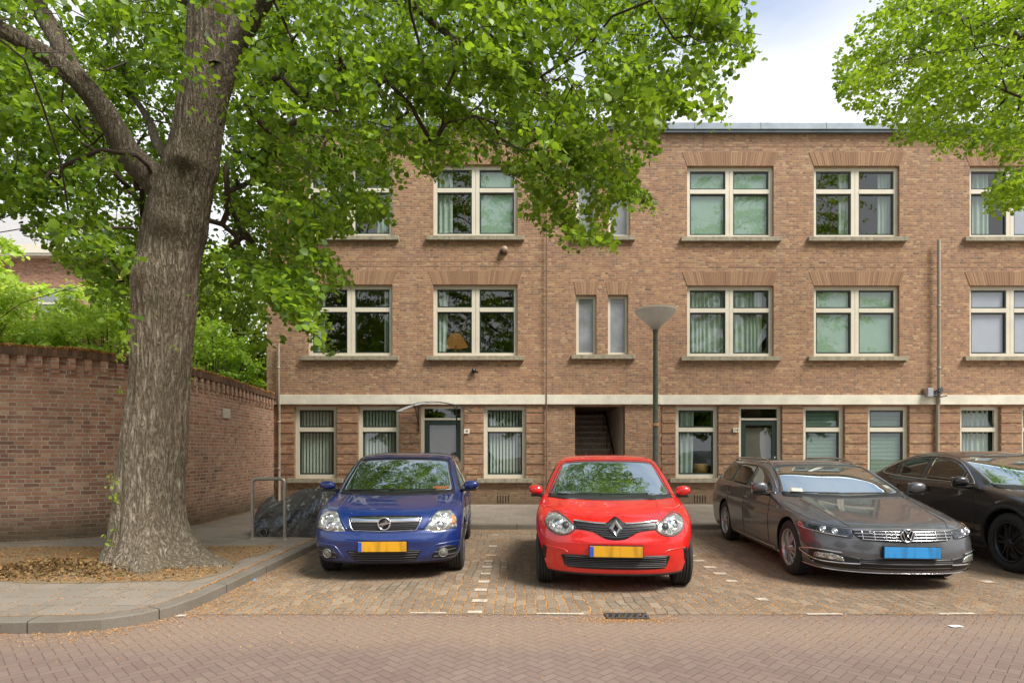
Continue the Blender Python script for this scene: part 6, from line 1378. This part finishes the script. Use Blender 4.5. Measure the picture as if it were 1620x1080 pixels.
def bike(x0, z0, s_, a_):
    ca, sa = math.cos(a_), math.sin(a_); tr = lambda x, z: (x0+s_*(x*ca-z*sa), z0+s_*(x*sa+z*ca))
    for cx_ in (-.55, .55): 
        for rr_ in (.36, .25): print_line(pb, [tr(cx_+rr_*math.cos(t), rr_*math.sin(t)) for t in np.linspace(0, 2*math.pi, 22)])
    for sg_ in ([(-.55, 0), (-.2, .55), (.4, .55), (0, 0), (-.55, 0)], [(-.2, .55), (0, 0)], [(.55, 0), (.4, .75), (.55, .8)], [(-.25, .62), (-.1, .66)]):
        print_line(pb, [tr(*p) for p in resample(np.array(sg_, float), 14)])
bike(-.02, .24, .17, .1); bike(.26, .33, .15, .35); bike(-.44, .2, .13, -.25); bike(.5, .5, .13, .9); pb.build('bicycle_print', m_print, cover)
b = MB(); b.lathe([(.03, -.03), (.05, -.035), (.075, -.02), (.08, 0), (.075, .02), (.05, .035)], 28, (-.36, -.30, .075), 'y'); b.build('wheel', m_rubber, sc); b = MB(); b.tube([(-.36+.06*math.cos(a), -.335, .075+.06*math.sin(a)) for a in np.linspace(0, 2*math.pi, 20)], .004, 5, False); b.build('wheel_rim', m_steel, sc)
# things by the wall
for i, (x, y, rz) in enumerate(((-5.98, 14.3, .3), (-5.78, 14.1, -.5), (-5.68, 14.35, .1))):
    b = MB(); b.bbox(-.13, .13, -.07, .07, 0, .1, .01); o = b.build('loose_brick', m_garden); o.location = (x, y, .102); o.rotation_euler = (0, 0, rz); tag(o, 'old brick left lying on the pavement at the foot of the building corner', 'brick', 'loose bricks by the building corner')
# litter
for nm, px, py, rgb, sz, lab in (('bottle_cap', 403, 917, (70, 150, 210), .016, 'light blue bottle cap lying on the paving by the side kerb'), ('paper_scrap', 1512, 991, (225, 222, 215), .05, 'white scrap of paper on the road at the lower right'), ('paper_scrap', 288, 974, (190, 186, 178), .045, 'flat grey paper scrap by the curved kerb at the lower left')):
    Y = EYE*F/(py-HY); b = MB()
    if nm == 'bottle_cap': b.lathe([(0, .014), (sz, .013), (sz*1.1, 0)], 14)
    else:
        b.grid([[(sz*(i-2)*.5+.01*fn((i, j, px), .9), sz*(j-2)*.3, .004+.008*abs(fn((i, j, px), 1.3))) for i in range(5)] for j in range(5)])
    o = b.build(nm, simple(nm+'_colour', rgb, .6)); o.location = (wx(px, Y), Y, .002); tag(o, lab, 'litter')
# fallen lime bracts and leaves: stuff
def ground_z(x, y): return .0
def scatter(name, pts, sz, mat, lab, flat=.9, asp=.8):
    pts = np.array(pts); N = len(pts); nrm = rng.normal(size=(N, 3))*(1-flat)*1.8; nrm[:, 2] = 1; nrm /= np.linalg.norm(nrm, axis=1)[:, None]
    d = rng.normal(size=(N, 3)); d -= nrm*np.sum(d*nrm, 1)[:, None]; d /= np.linalg.norm(d, axis=1)[:, None]; s = np.cross(nrm, d); S_ = (sz*rng.uniform(.4, 1.4, N))[:, None, None]
    V = pts[:, None, :]+S_*((LEAF[None, :, 0:1]-.5)*d[:, None, :]+asp*LEAF[None, :, 1:2]*s[:, None, :]+LEAF[None, :, 2:3]*2*nrm[:, None, :]+.12*nrm[:, None, :])
    V = V.reshape(-1, 3); Fi = (LF[None]+(np.arange(N)*6)[:, None, None]).reshape(-1); me = bpy.data.meshes.new(name); me.vertices.add(N*6); me.vertices.foreach_set('co', V.ravel()); me.loops.add(N*8); me.loops.foreach_set('vertex_index', Fi)
    me.polygons.add(N*2); me.polygons.foreach_set('loop_start', np.arange(N*2)*4); me.polygons.foreach_set('loop_total', np.full(N*2, 4)); me.update(calc_edges=True); me.materials.append(mat); o = bpy.data.objects.new(name, me); S.collection.objects.link(o); tag(o, lab, 'litter', kind='stuff'); return o
def lit_mat(name, stops):
    n = NT(name); g = n.new('ShaderNodeNewGeometry'); return n.done(n.pbr(n.ramp(g.outputs['Random Per Island'], stops), .85, spec=.2))
m_bract = lit_mat('fallen_bracts', [(0, lin(164, 114, 62)), (.5, lin(196, 142, 80)), (.85, lin(214, 168, 106)), (1, lin(140, 106, 70))])
m_dead = lit_mat('dead_leaves', [(0, lin(84, 66, 44)), (.4, lin(124, 96, 62)), (.8, lin(160, 128, 84)), (1, lin(112, 112, 62))])
pts = []
def dens(x, y, s_=1.0, o_=0): return .5+.9*fn((x*s_, y*s_, o_), .9)
while len(pts) < 34000:
    x = rng.uniform(-3.0, 9.5); y = rng.uniform(5.2, 11.2); t = dens(x, y, 1.6, 3)
    if abs((x-XK)) < .35 or abs(y-YK) < .3 or abs(y-YR) < .06: t += .7
    if rng.random() < t*.8: pts.append((x, y, .006))
for k in range(2600):
    i = rng.integers(1, 13); f = rng.random(); a = KR[i][0]*(1-f)+KR[i+1][0]*f; nn_ = KR[i][1]; d_ = -abs(rng.normal()*.16)-.005; pts.append((a.x+nn_.x*d_, a.y+nn_.y*d_, .006))
for k in range(2500): x = rng.uniform(-5.5, 8); y = rng.normal()*.35+5.0; pts.append((x, y, .002))
for k in range(900): x = rng.normal()*.3+wx(985, 5.4); y = rng.normal()*.05+5.24; pts.append((x, y, .003))
pv = []
while len(pv) < 6000:
    x = rng.uniform(-8, -3.2); y = rng.uniform(5.05, 12); t = dens(x, y, 1.3, 8)-.25
    if abs(x-(XK-.165)) < .03: t += 1.2
    if y < 6.0 and x < -3.6 and abs(y-(5.03)) < .03: t += .9
    if rng.random() < t: pv.append((x, y, .105))
for k in range(2600): y = rng.uniform(5.8, 11.1); pv.append((XK-.152+rng.normal()*.008, y, .106))
while len(pv) < 11500:
    x = rng.uniform(-3.2, 11); y = rng.uniform(11.4, 15.3)
    if rng.random() < dens(x, y, 1.2, 5)-.15: pv.append((x, y, .105))
scatter('fallen_bracts', pts, .013, m_bract, 'orange lime bracts scattered over the parking bays and road edge', asp=.5); scatter('pavement_bracts', pv, .014, m_bract, 'orange lime bracts scattered over the pavement', asp=.5)
sp = bpy.data.objects['soil_pit']; bm = bmesh.new(); bm.from_mesh(sp.data); bvs = BVHTree.FromBMesh(bm); bm.free()
pl = []; dl = []
while len(pl) < 7500:
    x = rng.uniform(-8.1, -3.45); y = rng.uniform(6.35, 8.65); h = bvs.ray_cast(Vector((x, y, 2)), Vector((0, 0, -1)))
    if h[0] is not None and rng.random() < dens(x, y, 1.5, 1)+.4: pl.append((x, y, h[0].z+.004))
while len(dl) < 2300:
    x = -5.4+rng.normal()*.75; y = 6.80+rng.normal()*.24; h = bvs.ray_cast(Vector((x, y, 2)), Vector((0, 0, -1))); d_ = math.hypot(x+4.52, y-7.4)
    if h[0] is None or d_ < .55: continue
    pile = .09*math.exp(-((x+5.3)/.8)**2-((y-6.85)/.3)**2); dl.append((x, y, h[0].z+.006+rng.random()*pile))
scatter('pit_bracts', pl, .024, m_bract, 'orange lime bracts carpeting the soil around the big trunk', asp=.5); scatter('dead_leaf_heap', dl, .031, m_dead, 'brown dead leaves heaped at the foot of the lime trunk', .45)
cb = []
for cc in [o for o in S.objects if o.get('category') == 'car']:
    bo = [q for q in cc.children if q.name.startswith('body')][0]; M_ = Matrix.LocRotScale(cc.location, cc.rotation_euler, None); bmc = bmesh.new(); bmc.from_mesh(bo.data); bmc.transform(M_); tr_ = BVHTree.FromBMesh(bmc); bmc.free()
    for k in range(70):
        q = M_ @ Vector((rng.uniform(-.8, .8), rng.uniform(.15, 3.2), 3)); h = tr_.ray_cast(q, Vector((0, 0, -1)))
        if h[0] is not None and h[1].z > .75: cb.append((h[0].x, h[0].y, h[0].z+.006))
scatter('car_roof_bracts', cb, .016, m_bract, 'a few orange lime bracts fallen on the bonnets and roofs of the cars', asp=.5)
# moss and bracts lying along the garden wall coping
mc = []
for k in range(30000):
    u = rng.uniform(.2, tot-.1); p, t, zt = gat(u); nn_ = np.array([t[1], -t[0]]); d_ = rng.uniform(-.26, .075); q = p+nn_*d_; 
    if rng.random() < .8+.6*fn((u, 0, 0), 1.3): mc.append((q[0], q[1], zt+.004+rng.random()*.055*max(0, .6+.9*fn((u*1.5, 0, 2), 1.0))))
scatter('coping_bracts', mc, .030, m_bract, 'orange lime bracts lying along the top of the garden wall', .6)
ft = []
for k in range(1800):
    u = rng.uniform(.2, tot-.1); p, t, zt = gat(u); nn_ = np.array([t[1], -t[0]]); d_ = .03+abs(rng.normal())*.07; q = p+nn_*d_; ft.append((q[0], q[1], .105))
scatter('wall_foot_bracts', ft, .022, m_bract, 'orange lime bracts gathered along the foot of the garden wall', asp=.5)
